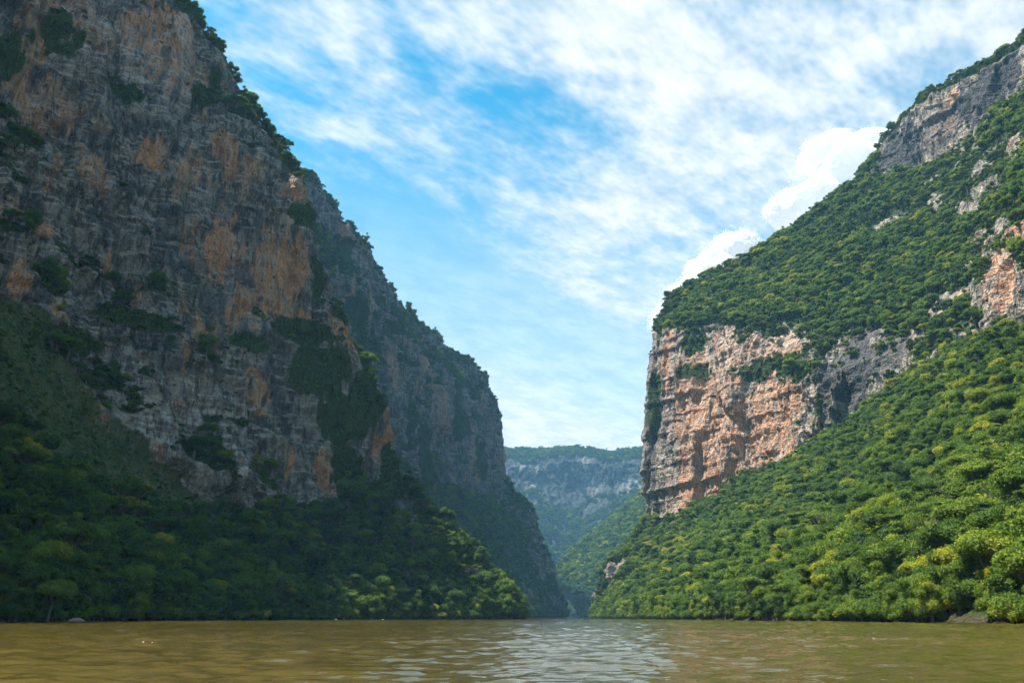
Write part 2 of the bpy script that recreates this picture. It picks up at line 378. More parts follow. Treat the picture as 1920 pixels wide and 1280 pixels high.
def grid_normals(P):
    du = np.gradient(P, axis=0)
    dv = np.gradient(P, axis=1)
    n = np.cross(du, dv)
    ln = np.linalg.norm(n, axis=2, keepdims=True)
    return n / np.maximum(ln, 1e-6), ln[..., 0]


def eval_net(net, res, resv, sig, coarse):
    """Control net -> fine grid, evenly spaced, corners rounded."""
    net = np.array(net, dtype=np.float64)
    lu = np.linalg.norm(np.diff(net, axis=0), axis=2)[:, 1:-2].mean(axis=1)
    lv = np.linalg.norm(np.diff(net, axis=1), axis=2).mean(axis=0)
    for k, f in coarse.items():
        lu[k] /= f
    lv[0] *= 0.4
    lv[-1] *= 0.15
    lv[-2] *= 0.3
    def params(l, r):
        out = []
        for k, ln in enumerate(l):
            n = max(2, int(round(ln / r)))
            out.append(k + np.arange(n) / n)
        out.append(np.array([len(l)], float))
        return np.concatenate(out)
    us, vs = params(lu, res), params(lv, resv)
    iu = np.minimum(us.astype(int), net.shape[0] - 2)
    iv = np.minimum(vs.astype(int), net.shape[1] - 2)
    fu = (us - iu)[:, None, None]
    fv = (vs - iv)[None, :, None]
    P = ((1 - fu) * (1 - fv) * net[iu][:, iv] + fu * (1 - fv) * net[iu + 1][:, iv]
         + (1 - fu) * fv * net[iu][:, iv + 1] + fu * fv * net[iu + 1][:, iv + 1])
    return blur(P, sig)


def patch_mask(p, wob, patches, kind):
    """Soft union of hand-placed patches on the rock: (kind, x, y, z, half width, half height, strength)."""
    m = np.zeros(len(p), np.float32)
    for (k, x, y, z, rh, rv, s) in patches:
        if k != kind:
            continue
        d = np.sqrt(((p[:, 0] - x) ** 2 + (p[:, 1] - y) ** 2) / rh ** 2 + ((p[:, 2] - z) / rv) ** 2) + 1.0 * wob
        m = np.maximum(m, s * (1 - sstep(0.80, 1.06, d)))
    return m


def make_terrain(name, key, mat, res, resv, sig, amp, vegbias, orange, flip, seed, patches=(), dip=(0.05, 0.02), coarse={}):
    P = eval_net(NETS[key], res, resv, sig, coarse)
    nu, nv = P.shape[:2]
    Nb, _ = grid_normals(blur(P, 3))
    if flip:
        Nb = -Nb
    p = P.reshape(-1, 3).astype(np.float32)
    nb = Nb.reshape(-1, 3).astype(np.float32)
    z = p[:, 2]
    warp = fbm(p, 90, 3, seed + 40)
    steep = sstep(0.62, 0.40, nb[:, 2] + 0.16 * warp)
    shore = sstep(0.0, 22.0, z)
    s = res / 1.5
    # buttresses, flutes and gullies
    d = amp * shore * (steep * (15 * fbm(p, (95, 95, 190), 3, seed) + 8.5 * fbm(p, (32, 32, 170), 3, seed + 1, ridged=True) + 2.2 * fbm(p, (9, 9, 60), 2, seed + 30, ridged=True))
                       + (1 - steep) * (7 * fbm(p, (60, 60, 90), 4, seed + 2) + 5 * fbm(p, (45, 45, 200), 2, seed + 3, ridged=True)))
    # bedded limestone: each bed stands proud or steps back by its own amount (steep ground only)
    si = np.where(steep > 0.01)[0]
    ps, ss = p[si], steep[si]
    ds = np.zeros(len(si), np.float32)
    zb = ps[:, 2] + dip[0] * ps[:, 0] + dip[1] * ps[:, 1] + 7 * fbm(ps, 120, 2, seed + 4) + 1.5 * fbm(ps, 25, 2, seed + 5)
    for T, A in ((34.0, 3.0), (13.0, 1.2), (5.0, 0.3)):
        if T < 2.5 * resv:
            continue
        t = zb / T
        fl = np.floor(t)
        fr = t - fl
        lat = np.stack([ps[:, 0] / (T * 3.2), ps[:, 1] / (T * 3.2), fl * 7.31], axis=1)
        bed = gnoise(lat, seed + 6)
        nxt = lat.copy(); nxt[:, 2] += 7.31
        bed2 = gnoise(nxt, seed + 6)
        w = sstep(0.80, 1.0, fr)
        prof = bed * (1 - w) + bed2 * w
        ds += amp * ss * A * (1.6 * prof - 0.5 * sstep(0.0, 0.18, fr) * (1 - w) + 0.25)
    # joint-bounded slabs and columns
    wp = ps + np.stack([fbm(ps, 30, 2, seed + 20), fbm(ps, 30, 2, seed + 21), 1.8 * fbm(ps, 40, 2, seed + 22)], axis=1) * 6
    for S, V, A in ((46.0, 4.5, 11.0), (18.0, 5.0, 4.0), (8.0, 3.4, 1.6)):
        if S < 3.5 * res:
            continue
        gap, rid = slabs(wp, (S, S, S * V), seed + 8)
        ds += amp * ss * (A * (rid - 0.5) * sstep(0.0, 0.10, gap) - 0.16 * A * (1 - sstep(0.0, 0.10, gap)))
    d[si] += ds
    d += amp * (0.35 + 0.65 * steep) * shore * (1.5 * fbm(p, 9, 3, seed + 10))
    p2 = p + nb * d[:, None]
    # caves and slots where hand-placed
    wob = fbm(p, (26, 26, 40), 4, seed + 11, gain=0.6) + 0.5 * fbm(p, (7, 7, 30), 3, seed + 12)
    hole = patch_mask(p2, wob * 0.5, patches, 'hole')
    bulge = patch_mask(p2, wob * 0.5, patches, 'bulge')
    pd = p2.copy()
    p2 = p2 + nb * (bulge * 9 - hole * 18)[:, None]
    P2 = p2.reshape(nu, nv, 3)
    N2, area = grid_normals(P2)
    if flip:
        N2 = -N2
    nz = N2[..., 2]
    nzs = blur(nz, 3.2).reshape(-1)
    nzl = blur(nz, 1.0).reshape(-1)
    n1 = fbm(p, (48, 48, 70), 4, seed + 13)
    n2 = fbm(p, (13, 13, 20), 3, seed + 14)
    veg = sstep(0.40, 0.56, 0.55 * nzs + 0.45 * nzl + vegbias + 0.30 * n1 + 0.22 * n2)
    vp = patch_mask(pd, wob, patches, 'veg')
    rp = patch_mask(pd, wob, patches, 'rock')
    gp = patch_mask(pd, wob * 0.35, patches, 'grass')
    veg = np.clip(np.maximum(veg, vp * sstep(-0.5, 0.15, n2 + 0.4 * vp)) * (1 - 0.93 * rp), 0, 1)
    on = 0.8 * fbm(p, (55, 55, 110), 4, seed + 15) + 0.9 * fbm(p, (8, 8, 44), 3, seed + 16)
    drip = 1.3 * fbm(p, (5.5, 5.5, 48), 3, seed + 33) + 0.7 * fbm(p, (18, 18, 60), 3, seed + 34)
    org = np.clip(sstep(0.30 - 0.3 * orange, 0.52 - 0.3 * orange, on) * min(1.0, 0.4 + orange) + patch_mask(pd, wob * 0.7 + 0.75 * drip, patches, 'orange') * sstep(-0.62, -0.25, drip), 0, 1)
    pale = np.clip(sstep(0.15, 0.55, fbm(p, (30, 30, 16), 4, seed + 17)) * (0.15 if key == 'D' else 0.5) + patch_mask(pd, wob, patches, 'pale'), 0, 1)
    dark = patch_mask(pd, wob, patches, 'dark')
    if key == 'A':
        dark = np.maximum(dark, 0.60 * sstep(0.10, 0.34, fbm(p, (45, 45, 110), 4, seed + 36) + 0.3 * drip) * (1 - org))
    org *= 1 - 0.8 * dark
    pale *= 1 - 0.9 * dark
    # mesh
    idx = np.arange(nu * nv, dtype=np.int32).reshape(nu, nv)
    q = np.stack([idx[:-1, :-1], idx[1:, :-1], idx[1:, 1:], idx[:-1, 1:]], axis=-1).reshape(-1, 4)
    if flip:
        q = q[:, ::-1]
    me = bpy.data.meshes.new(name)
    me.vertices.add(nu * nv)
    me.vertices.foreach_set('co', p2.astype(np.float32).ravel())
    me.loops.add(q.size)
    me.loops.foreach_set('vertex_index', q.astype(np.int32).ravel())
    me.polygons.add(len(q))
    me.polygons.foreach_set('loop_start', np.arange(0, q.size, 4, dtype=np.int32))
    me.polygons.foreach_set('loop_total', np.full(len(q), 4, dtype=np.int32))
    me.polygons.foreach_set('use_smooth', np.zeros(len(q), dtype=bool))
    me.update(calc_edges=True)
    at = me.attributes.new('ground', 'FLOAT_COLOR', 'POINT')
    at.data.foreach_set('color', np.stack([veg, org, pale, dark], axis=1).astype(np.float32).ravel())
    at = me.attributes.new('stain_and_shade', 'FLOAT', 'POINT')
    at.data.foreach_set('value', dark.astype(np.float32))
    at = me.attributes.new('meadow', 'FLOAT', 'POINT')
    at.data.foreach_set('value', gp.astype(np.float32))
    me.materials.append(mat)
    ob = bpy.data.objects.new(name, me)
    scene.collection.objects.link(ob)
    ob['kind'] = 'structure'
    return dict(ob=ob, P=P2, N=N2, area=area, veg=veg.reshape(nu, nv), grass=gp.reshape(nu, nv), steep=steep.reshape(nu, nv), nzs=nzs.reshape(nu, nv), rock=rp.reshape(nu, nv))


# ------------------------------------------------------------------ materials
def new_mat(name):
    m = bpy.data.materials.new(name)
    m.use_nodes = True
    return m, NT(m.node_tree)


def finish(g, bsdf):
    out = g.n('ShaderNodeOutputMaterial')
    g.t.links.new(bsdf, out.inputs[0])


def rock_material(name, greys, oranges, pales, green):
    m, g = new_mat(name)
    pos = g.n('ShaderNodeNewGeometry').outputs['Position']
    at = g.n('ShaderNodeAttribute', attribute_name='ground')
    sep = g.n('ShaderNodeSeparateColor', x0=at.outputs['Color'])
    veg, org, pal = sep.outputs[0], sep.outputs[1], sep.outputs[2]
    dark = g.n('ShaderNodeAttribute', attribute_name='stain_and_shade').outputs['Fac']
    mead = g.n('ShaderNodeAttribute', attribute_name='meadow').outputs['Fac']
    def stretch(sx, sz):
        mp = g.n('ShaderNodeMapping', x0=pos)
        mp.inputs['Scale'].default_value = (sx, sx, sz)
        return mp.outputs[0]
    streak = g.noise(stretch(1, 0.16), 0.16, 3.5, 0.62, 0.4)
    streak2 = g.noise(stretch(1, 0.10), 0.45, 2, 0.6)
    bedn = g.noise(stretch(0.16, 1), 0.35, 2.5, 0.6)
    blot = g.noise(pos, 0.06, 4, 0.62, 0.5)
    fine = g.noise(pos, 0.7, 1.5, 0.65)
    mott = g.noise(stretch(1, 0.4), 0.28, 3, 0.68, 0.6)
    col = g.mixc(g.ramp(g.math('MULTIPLY_ADD', mott, 0.6, g.math('MULTIPLY', blot, 0.4)), 0.42, 0.60), c3(*greys[0]), c3(*greys[1]))
    col = g.mixc(g.ramp(bedn, 0.53, 0.64, 0, 0.7), col, c3(*greys[2]))
    oc = g.mixc(g.ramp(streak2, 0.35, 0.65), c3(*oranges[0]), c3(*oranges[1]))
    oc = g.mixc(g.ramp(blot, 0.45, 0.75, 0, 0.7), oc, c3(*oranges[2]))
    of = g.math('MULTIPLY', org, g.ramp(g.math('MULTIPLY_ADD', streak, 0.7, g.math('MULTIPLY', fine, 0.35)), 0.42, 0.56, 0.05, 1.0))
    col = g.mixc(of, col, oc)
    pc = g.mixc(fine, c3(*pales[0]), c3(*pales[1]))
    pf = g.math('MULTIPLY', pal, g.ramp(g.math('MULTIPLY_ADD', bedn, 0.6, g.math('MULTIPLY', streak2, 0.4)), 0.40, 0.62, 0.1, 0.9))
    col = g.mixc(pf, col, pc)
    # weathering: dark mineral runs down the faces
    run = g.ramp(g.math('MULTIPLY_ADD', streak, 0.75, g.math('MULTIPLY', streak2, 0.35)), 0.56, 0.64, 0.0, 0.66)
    run = g.math('MULTIPLY', run, g.math('SUBTRACT', 1.0, g.math('MULTIPLY', org, 0.2)))
    col = g.mixc(run, col, c3(0.030, 0.031, 0.034))
    col = g.mixc(g.math('MULTIPLY', dark, g.ramp(streak, 0.40, 0.64, 0.98, 0.72)), col, c3(0.042, 0.046, 0.054))  # stained zones, plus painted shade on the upper band and in the slot
    col = g.mixc(g.ramp(fine, 0.3, 0.7, 0.0, 0.22), col, c3(0.05, 0.046, 0.044))
    # low growth: moss, creepers, grass and litter
    gc = g.mixc(g.ramp(fine, 0.3, 0.7), c3(*green[0]), c3(*green[1]))
    gf = g.ramp(g.math('MULTIPLY_ADD', fine, 0.5, veg), 0.42, 0.80)
    creep = g.math('MULTIPLY', g.ramp(g.noise(pos, 0.035, 5, 0.66), 0.52, 0.66), g.ramp(fine, 0.4, 0.6, 0.0, 0.55))
    gf = g.math('MAXIMUM', gf, g.math('MULTIPLY', creep, g.math('SUBTRACT', 1.0, org)))
    col = g.mixc(gf, col, gc)
    hgt = g.n('ShaderNodeSeparateXYZ', x0=pos).outputs[2]
    col = g.mixc(g.ramp(g.math('MULTIPLY_ADD', fine, 1.6, hgt), 1.6, 3.0, 0.9, 0.0), col, g.mixc(fine, c3(0.030, 0.024, 0.015), c3(0.080, 0.062, 0.040)))
    mc = g.mixc(g.ramp(mott, 0.35, 0.65), c3(0.040, 0.072, 0.016), c3(0.105, 0.108, 0.046))
    col = g.mixc(g.ramp(g.math('MULTIPLY_ADD', blot, 0.5, mead), 0.45, 0.85, 0, 0.92), col, mc)
    crack = g.n('ShaderNodeTexVoronoi', feature='DISTANCE_TO_EDGE', x0=stretch(1, 0.28))
    crack.inputs['Scale'].default_value = 0.17
    b = g.math('MULTIPLY_ADD', streak2, 1.3, g.math('MULTIPLY_ADD', bedn, 0.40, g.math('MULTIPLY', fine, 0.8)))
    b = g.math('MULTIPLY_ADD', g.noise(pos, 0.22, 3, 0.7), 1.5, b)
    b = g.math('MULTIPLY_ADD', g.ramp(crack.outputs['Distance'], 0.0, 0.09), 0.22, b)
    bump = g.n('ShaderNodeBump', i_Height=b, i_Strength=1.0, i_Distance=2.2)
    bs = g.n('ShaderNodeBsdfPrincipled', i_Roughness=0.92, i_Normal=bump.outputs[0])
    g.set(bs.inputs['Base Color'], col)
    bs.inputs['Specular IOR Level'].default_value = 0.15
    finish(g, bs.outputs[0])
    return m


def leaf_material():
    m, g = new_mat('foliage')
    tint = g.n('ShaderNodeAttribute', attribute_name='tint', attribute_type='INSTANCER').outputs['Fac']
    cl = g.n('ShaderNodeAttribute', attribute_name='clump').outputs['Fac']
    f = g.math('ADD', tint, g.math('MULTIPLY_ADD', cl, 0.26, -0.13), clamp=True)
    rp = g.n('ShaderNodeValToRGB', x0=f)
    e = rp.color_ramp.elements
    e[0].position = 0.0; e[0].color = c3(0.020, 0.046, 0.010)
    e[1].position = 1.0; e[1].color = c3(0.340, 0.330, 0.020)
    for pos_, colr in ((0.25, (0.042, 0.084, 0.011)), (0.50, (0.082, 0.148, 0.013)), (0.72, (0.138, 0.205, 0.016)), (0.86, (0.225, 0.262, 0.018))):
        el = e.new(pos_)
        el.color = c3(*colr)
    col = rp.outputs[0]
    d = g.n('ShaderNodeBsdfPrincipled', i_Roughness=0.6)
    g.set(d.inputs['Base Color'], col)
    d.inputs['Specular IOR Level'].default_value = 0.22
    t = g.n('ShaderNodeBsdfTranslucent')
    g.set(t.inputs[0], g.mixc(1.0, col, c3(1.5, 1.5, 0.7), 'MULTIPLY'))
    mx = g.n('ShaderNodeMixShader', x0=0.30)
    g.t.links.new(d.outputs[0], mx.inputs[1])
    g.t.links.new(t.outputs[0], mx.inputs[2])
    finish(g, mx.outputs[0])
    return m


def bark_material():
    m, g = new_mat('bark')
    pos = g.n('ShaderNodeTexCoord').outputs['Object']
    mp = g.n('ShaderNodeMapping', x0=pos)
    mp.inputs['Scale'].default_value = (1, 1, 0.25)
    col = g.mixc(g.noise(mp.outputs[0], 3.0, 4), c3(0.075, 0.062, 0.048), c3(0.20, 0.18, 0.15))
    bs = g.n('ShaderNodeBsdfPrincipled', i_Roughness=0.9)
    g.set(bs.inputs['Base Color'], col)
    finish(g, bs.outputs[0])
    return m


def water_material():
    m, g = new_mat('river_water')
    pos = g.n('ShaderNodeNewGeometry').outputs['Position']
    def mp(sx, sy):
        q = g.n('ShaderNodeMapping', x0=pos)
        q.inputs['Scale'].default_value = (sx, sy, 1)
        return q.outputs[0]
    silt = g.noise(mp(1, 0.35), 0.05, 4, 0.55, 0.6)
    col = g.mixc(g.ramp(silt, 0.3, 0.7), c3(0.055, 0.043, 0.009), c3(0.078, 0.058, 0.013))
    sw = g.noise(mp(0.55, 1.0), 0.42, 3, 0.5, 0.4)
    ch = g.noise(mp(0.7, 1.0), 1.5, 3, 0.55, 0.3)
    rp = g.noise(mp(0.8, 1.0), 5.0, 2, 0.5)
    calm = g.ramp(g.noise(mp(1, 0.5), 0.02, 3, 0.5), 0.35, 0.65, 0.55, 1.0)
    h = g.math('MULTIPLY_ADD', sw, 0.05, g.math('MULTIPLY_ADD', ch, 0.08, g.math('MULTIPLY', rp, 0.025)))
    h = g.math('MULTIPLY', h, calm)
    bump = g.n('ShaderNodeBump', i_Height=h, i_Strength=1.0, i_Distance=0.8)
    bs = g.n('ShaderNodeBsdfPrincipled', i_Roughness=0.015, i_Normal=bump.outputs[0])
    g.set(bs.inputs['Base Color'], col)
    bs.inputs['IOR'].default_value = 1.33
    bs.inputs['Specular IOR Level'].default_value = 0.5
    finish(g, bs.outputs[0])
    return m


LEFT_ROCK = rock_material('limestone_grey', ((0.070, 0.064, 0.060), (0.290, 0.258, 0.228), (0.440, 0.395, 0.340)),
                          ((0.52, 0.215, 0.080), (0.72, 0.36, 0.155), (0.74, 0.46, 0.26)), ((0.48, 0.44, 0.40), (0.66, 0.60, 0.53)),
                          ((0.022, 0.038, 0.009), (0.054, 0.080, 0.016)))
RIGHT_ROCK = rock_material('limestone_buff', ((0.170, 0.145, 0.125), (0.38, 0.315, 0.26), (0.50, 0.405, 0.32)),
                           ((0.52, 0.225, 0.105), (0.70, 0.38, 0.215), (0.74, 0.50, 0.34)), ((0.54, 0.45, 0.37), (0.72, 0.63, 0.53)),
                           ((0.018, 0.036, 0.008), (0.044, 0.070, 0.014)))
HAZE_TINTED_ROCK = rock_material('limestone_haze_tinted', ((0.060, 0.066, 0.075), (0.185, 0.186, 0.192), (0.30, 0.288, 0.28)),  # cooler and darker: blue of the haze put into the rock colour
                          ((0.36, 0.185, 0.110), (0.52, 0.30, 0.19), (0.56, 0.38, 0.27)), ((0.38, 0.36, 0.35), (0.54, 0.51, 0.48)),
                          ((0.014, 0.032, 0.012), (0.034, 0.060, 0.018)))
FAR_ROCK = rock_material('limestone_far', ((0.034, 0.038, 0.044), (0.085, 0.088, 0.094), (0.15, 0.148, 0.146)),  # dark greys: shade of the end wall put into the rock colour
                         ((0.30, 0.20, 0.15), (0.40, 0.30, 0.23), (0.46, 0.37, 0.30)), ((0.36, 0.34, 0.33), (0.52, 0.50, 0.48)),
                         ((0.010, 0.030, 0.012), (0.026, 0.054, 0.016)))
LEAF = leaf_material()
BARK = bark_material()
WATER = water_material()

# ------------------------------------------------------------------ large structure
def plane_sheet(name, x0, x1, y0, y1, z, mat):
    me = bpy.data.meshes.new(name)
    me.from_pydata([(x0, y0, z), (x1, y0, z), (x1, y1, z), (x0, y1, z)], [], [(0, 1, 2, 3)])
    me.materials.append(mat)
    ob = bpy.data.objects.new(name, me)
    scene.collection.objects.link(ob)
    ob['kind'] = 'structure'
    return ob


def river_sheet():
    """Water sheet: fine waves round the boat, flat far away."""
    rows = [6.0]
    while rows[-1] < 420:
        rows.append(rows[-1] * 1.0062)
    rows = np.array(rows)
    ang = np.radians(np.linspace(-52, 52, 420))
    X = rows[:, None] * np.sin(ang)[None, :]
    Y = rows[:, None] * np.cos(ang)[None, :]
    q = np.stack([X.ravel(), Y.ravel(), np.zeros(X.size)], axis=1).astype(np.float32)
    h = (0.26 * fbm(q, (6.0, 3.4, 1), 2, 51) + 0.16 * fbm(q, (2.4, 1.5, 1), 2, 52, ridged=True) + 0.13 * fbm(q, (1.2, 0.8, 1), 2, 53))
    h *= 0.55 + 0.75 * sstep(-0.35, 0.45, fbm(q, (60, 110, 1), 3, 54))
    fade = 1 - sstep(330, 415, np.hypot(q[:, 0], q[:, 1]))
    edge = 1 - sstep(48, 51.5, np.abs(np.degrees(np.arctan2(q[:, 0], q[:, 1]))))
    q[:, 2] = h * fade * edge * sstep(6, 9, np.hypot(q[:, 0], q[:, 1]))
    nr, nc = X.shape
    idx = np.arange(nr * nc).reshape(nr, nc)
    quads = np.stack([idx[:-1, :-1], idx[:-1, 1:], idx[1:, 1:], idx[1:, :-1]], axis=-1).reshape(-1, 4)[:, ::-1]
    # flat rest of the river: fan to a large rectangle
    base = nr * nc
    outer = [(-1900, -700, 0), (1900, -700, 0), (1900, 4600, 0), (-1900, 4600, 0)]
    verts = np.concatenate([q, np.array(outer, np.float32)])
    faces = [tuple(f) for f in quads]
    far, lef, rig, near = idx[-1], idx[:, 0], idx[:, -1], idx[0]
    faces.append(tuple([base + 3] + list(far) + [base + 2]))
    faces.append(tuple([base + 2] + list(rig[::-1]) + [base + 1]))
    faces.append(tuple([base + 1] + list(near[::-1]) + [base + 0]))
    faces.append(tuple([base + 0] + list(lef) + [base + 3]))
    me = bpy.data.meshes.new('river')
    me.from_pydata(verts.tolist(), [], faces)
    me.polygons.foreach_set('use_smooth', np.array([True] * len(quads) + [False] * 4))
    me.materials.append(WATER)
    me.update()
    ob = bpy.data.objects.new('river', me)
    scene.collection.objects.link(ob)
    ob['kind'] = 'structure'
    return ob


river = river_sheet()

PATCH = {k: [] for k in 'ABDEG'}
PATCH['A'] = [
    ('orange', -225, 436, 278, 9.5, 14.5, 1.0), ('orange', -186, 467, 223, 12.7, 28.3, 1.0), ('orange', -166, 462, 187, 10.1, 23.2, 0.9), ('orange', -151, 483, 211, 19.0, 44.3, 1.0),
    ('orange', -234, 451, 382, 29.3, 44.4, 1.0), ('pale', -229, 458, 378, 22.0, 37.4, 0.9), ('orange', -287, 392, 324, 13.5, 17.2, 0.7), ('orange', -287, 388, 290, 13.0, 16.6, 0.7),  # pinkish rock; sunlight on the cliff top also painted in as pale
    ('orange', -193, 468, 301, 11.3, 17.3, 0.9), ('orange', -180, 470, 287, 13.4, 17.0, 0.7), ('orange', -229, 414, 188, 7.1, 16.9, 1.0), ('orange', -227, 372, 146, 5.7, 13.5, 1.0),
    ('orange', -251, 380, 194, 6.8, 6.6, 0.9), ('orange', -239, 357, 159, 5.3, 13.5, 0.8), ('orange', -152, 456, 127, 10.7, 12.8, 0.9), ('orange', -114, 487, 82, 8.6, 20.5, 0.9),
    ('orange', -86, 531, 110, 10.6, 20.2, 0.9), ('orange', -113, 506, 178, 9.3, 24.2, 0.8), ('pale', -170, 397, 86, 33.9, 32.4, 0.8), ('pale', -167, 432, 114, 22.0, 21.1, 0.7),
    ('pale', -185, 396, 116, 24.4, 13.3, 0.5), ('grass', -202, 319, 85, 32.8, 31.4, 1.0), ('grass', -186, 341, 67, 33.3, 29.0, 1.0), ('grass', -165, 378, 51, 35.2, 18.3, 1.0),
    ('grass', -220, 332, 108, 22.2, 18.2, 1.0), ('grass', -196, 345, 82, 23.4, 19.4, 1.0), ('grass', -179, 369, 65, 24.0, 16.8, 1.0), ('grass', -158, 385, 50, 21.0, 12.3, 0.9),
    ('grass', -225, 341, 120, 13.1, 12.5, 0.8), ('veg', -278, 406, 340, 13.8, 19.8, 0.6), ('veg', -289, 379, 310, 7.0, 20.9, 0.6), ('veg', -251, 432, 321, 12.8, 9.6, 0.8),
    ('veg', -216, 475, 347, 13.5, 13.8, 1.0), ('veg', -214, 481, 369, 4.9, 9.5, 1.0), ('veg', -139, 490, 176, 22.8, 9.9, 1.0), ('veg', -125, 497, 153, 22.7, 19.7, 1.0),
    ('veg', -110, 501, 122, 18.3, 19.4, 1.0), ('veg', -97, 519, 144, 14.7, 24.2, 1.0), ('veg', -131, 500, 218, 7.8, 18.6, 1.0), ('veg', -118, 515, 203, 8.7, 10.4, 1.0),
    ('veg', -105, 505, 88, 14.1, 23.1, 1.0), ('veg', -76, 531, 89, 12.6, 24.0, 1.0), ('veg', -86, 501, 64, 23.7, 18.9, 1.0), ('veg', -157, 462, 159, 11.9, 5.7, 0.7),
    ('veg', -208, 409, 154, 26.0, 7.1, 0.6), ('veg', -222, 376, 133, 21.1, 6.7, 0.8), ('veg', -142, 500, 265, 17.1, 8.6, 1.0), ('orange', -146, 496, 282, 15.9, 12.1, 0.8),
    ('orange', -243, 408, 246, 12.3, 11.8, 0.6), ('orange', -209, 456, 275, 7.9, 21.0, 0.8), ('orange', -213, 416, 172, 6.1, 18.3, 0.8), ('orange', -181, 440, 155, 5.4, 11.1, 0.8),
    ('orange', -133, 468, 91, 5.3, 14.6, 0.8), ('orange', -272, 407, 357, 27.9, 22.3, 0.6), ('pale', -262, 409, 350, 23.0, 26.4, 0.7), ('orange', -280, 393, 284, 21.5, 24.7, 0.5),
    ('pale', -245, 440, 350, 28.3, 31.6, 0.6), ('grass', -232, 349, 134, 20.3, 16.2, 1.0), ('grass', -215, 341, 108, 28.9, 24.6, 1.0), ('grass', -200, 346, 90, 28.4, 24.2, 1.0),
    ('grass', -187, 363, 74, 28.8, 21.4, 1.0), ('grass', -174, 378, 61, 25.9, 15.5, 1.0), ('grass', -149, 391, 44, 19.4, 7.7, 0.9), ('grass', -200, 310, 78, 17.4, 16.6, 1.0),
    ('grass', -190, 312, 63, 14.2, 10.9, 0.8),
]
PATCH['B'] = [
    ('veg', -237, 1007, 470, 30.6, 33.5, 1.0), ('veg', -204, 1018, 395, 29.9, 32.7, 1.0), ('veg', -246, 929, 441, 28.5, 19.5, 1.0), ('veg', -187, 1018, 341, 25.2, 24.1, 0.9),
    ('veg', -174, 1136, 415, 23.5, 18.0, 1.0), ('veg', -83, 1327, 386, 26.7, 15.3, 1.0), ('veg', -90, 1306, 333, 22.9, 59.7, 1.0), ('veg', -146, 1216, 416, 24.9, 19.1, 1.0),
    ('veg', -123, 1136, 227, 31.4, 68.7, 0.9), ('veg', -54, 1335, 257, 26.2, 40.1, 0.8), ('veg', -143, 1102, 258, 17.6, 42.0, 0.8), ('veg', -81, 1125, 135, 78.8, 50.2, 1.0),
    ('veg', -16, 1256, 126, 58.3, 55.8, 1.0), ('veg', 20, 1256, 78, 48.5, 64.9, 1.0), ('veg', 50, 1302, 33, 40.1, 48.0, 1.0), ('orange', -243, 1018, 525, 12.6, 34.5, 0.8),
    ('orange', -205, 1050, 432, 17.8, 21.2, 0.7), ('orange', -137, 1225, 374, 21.8, 75.9, 0.8), ('orange', -112, 1248, 327, 15.0, 57.2, 0.7), ('orange', -52, 1369, 349, 13.1, 52.1, 0.8),
    ('orange', -62, 1317, 262, 12.4, 59.4, 0.6), ('orange', -166, 1080, 330, 13.2, 50.4, 0.7), ('veg', 97, 1523, 29, 23.5, 22.5, 1.0), ('veg', -72, 1094, 110, 50.9, 32.5, 1.0),
]
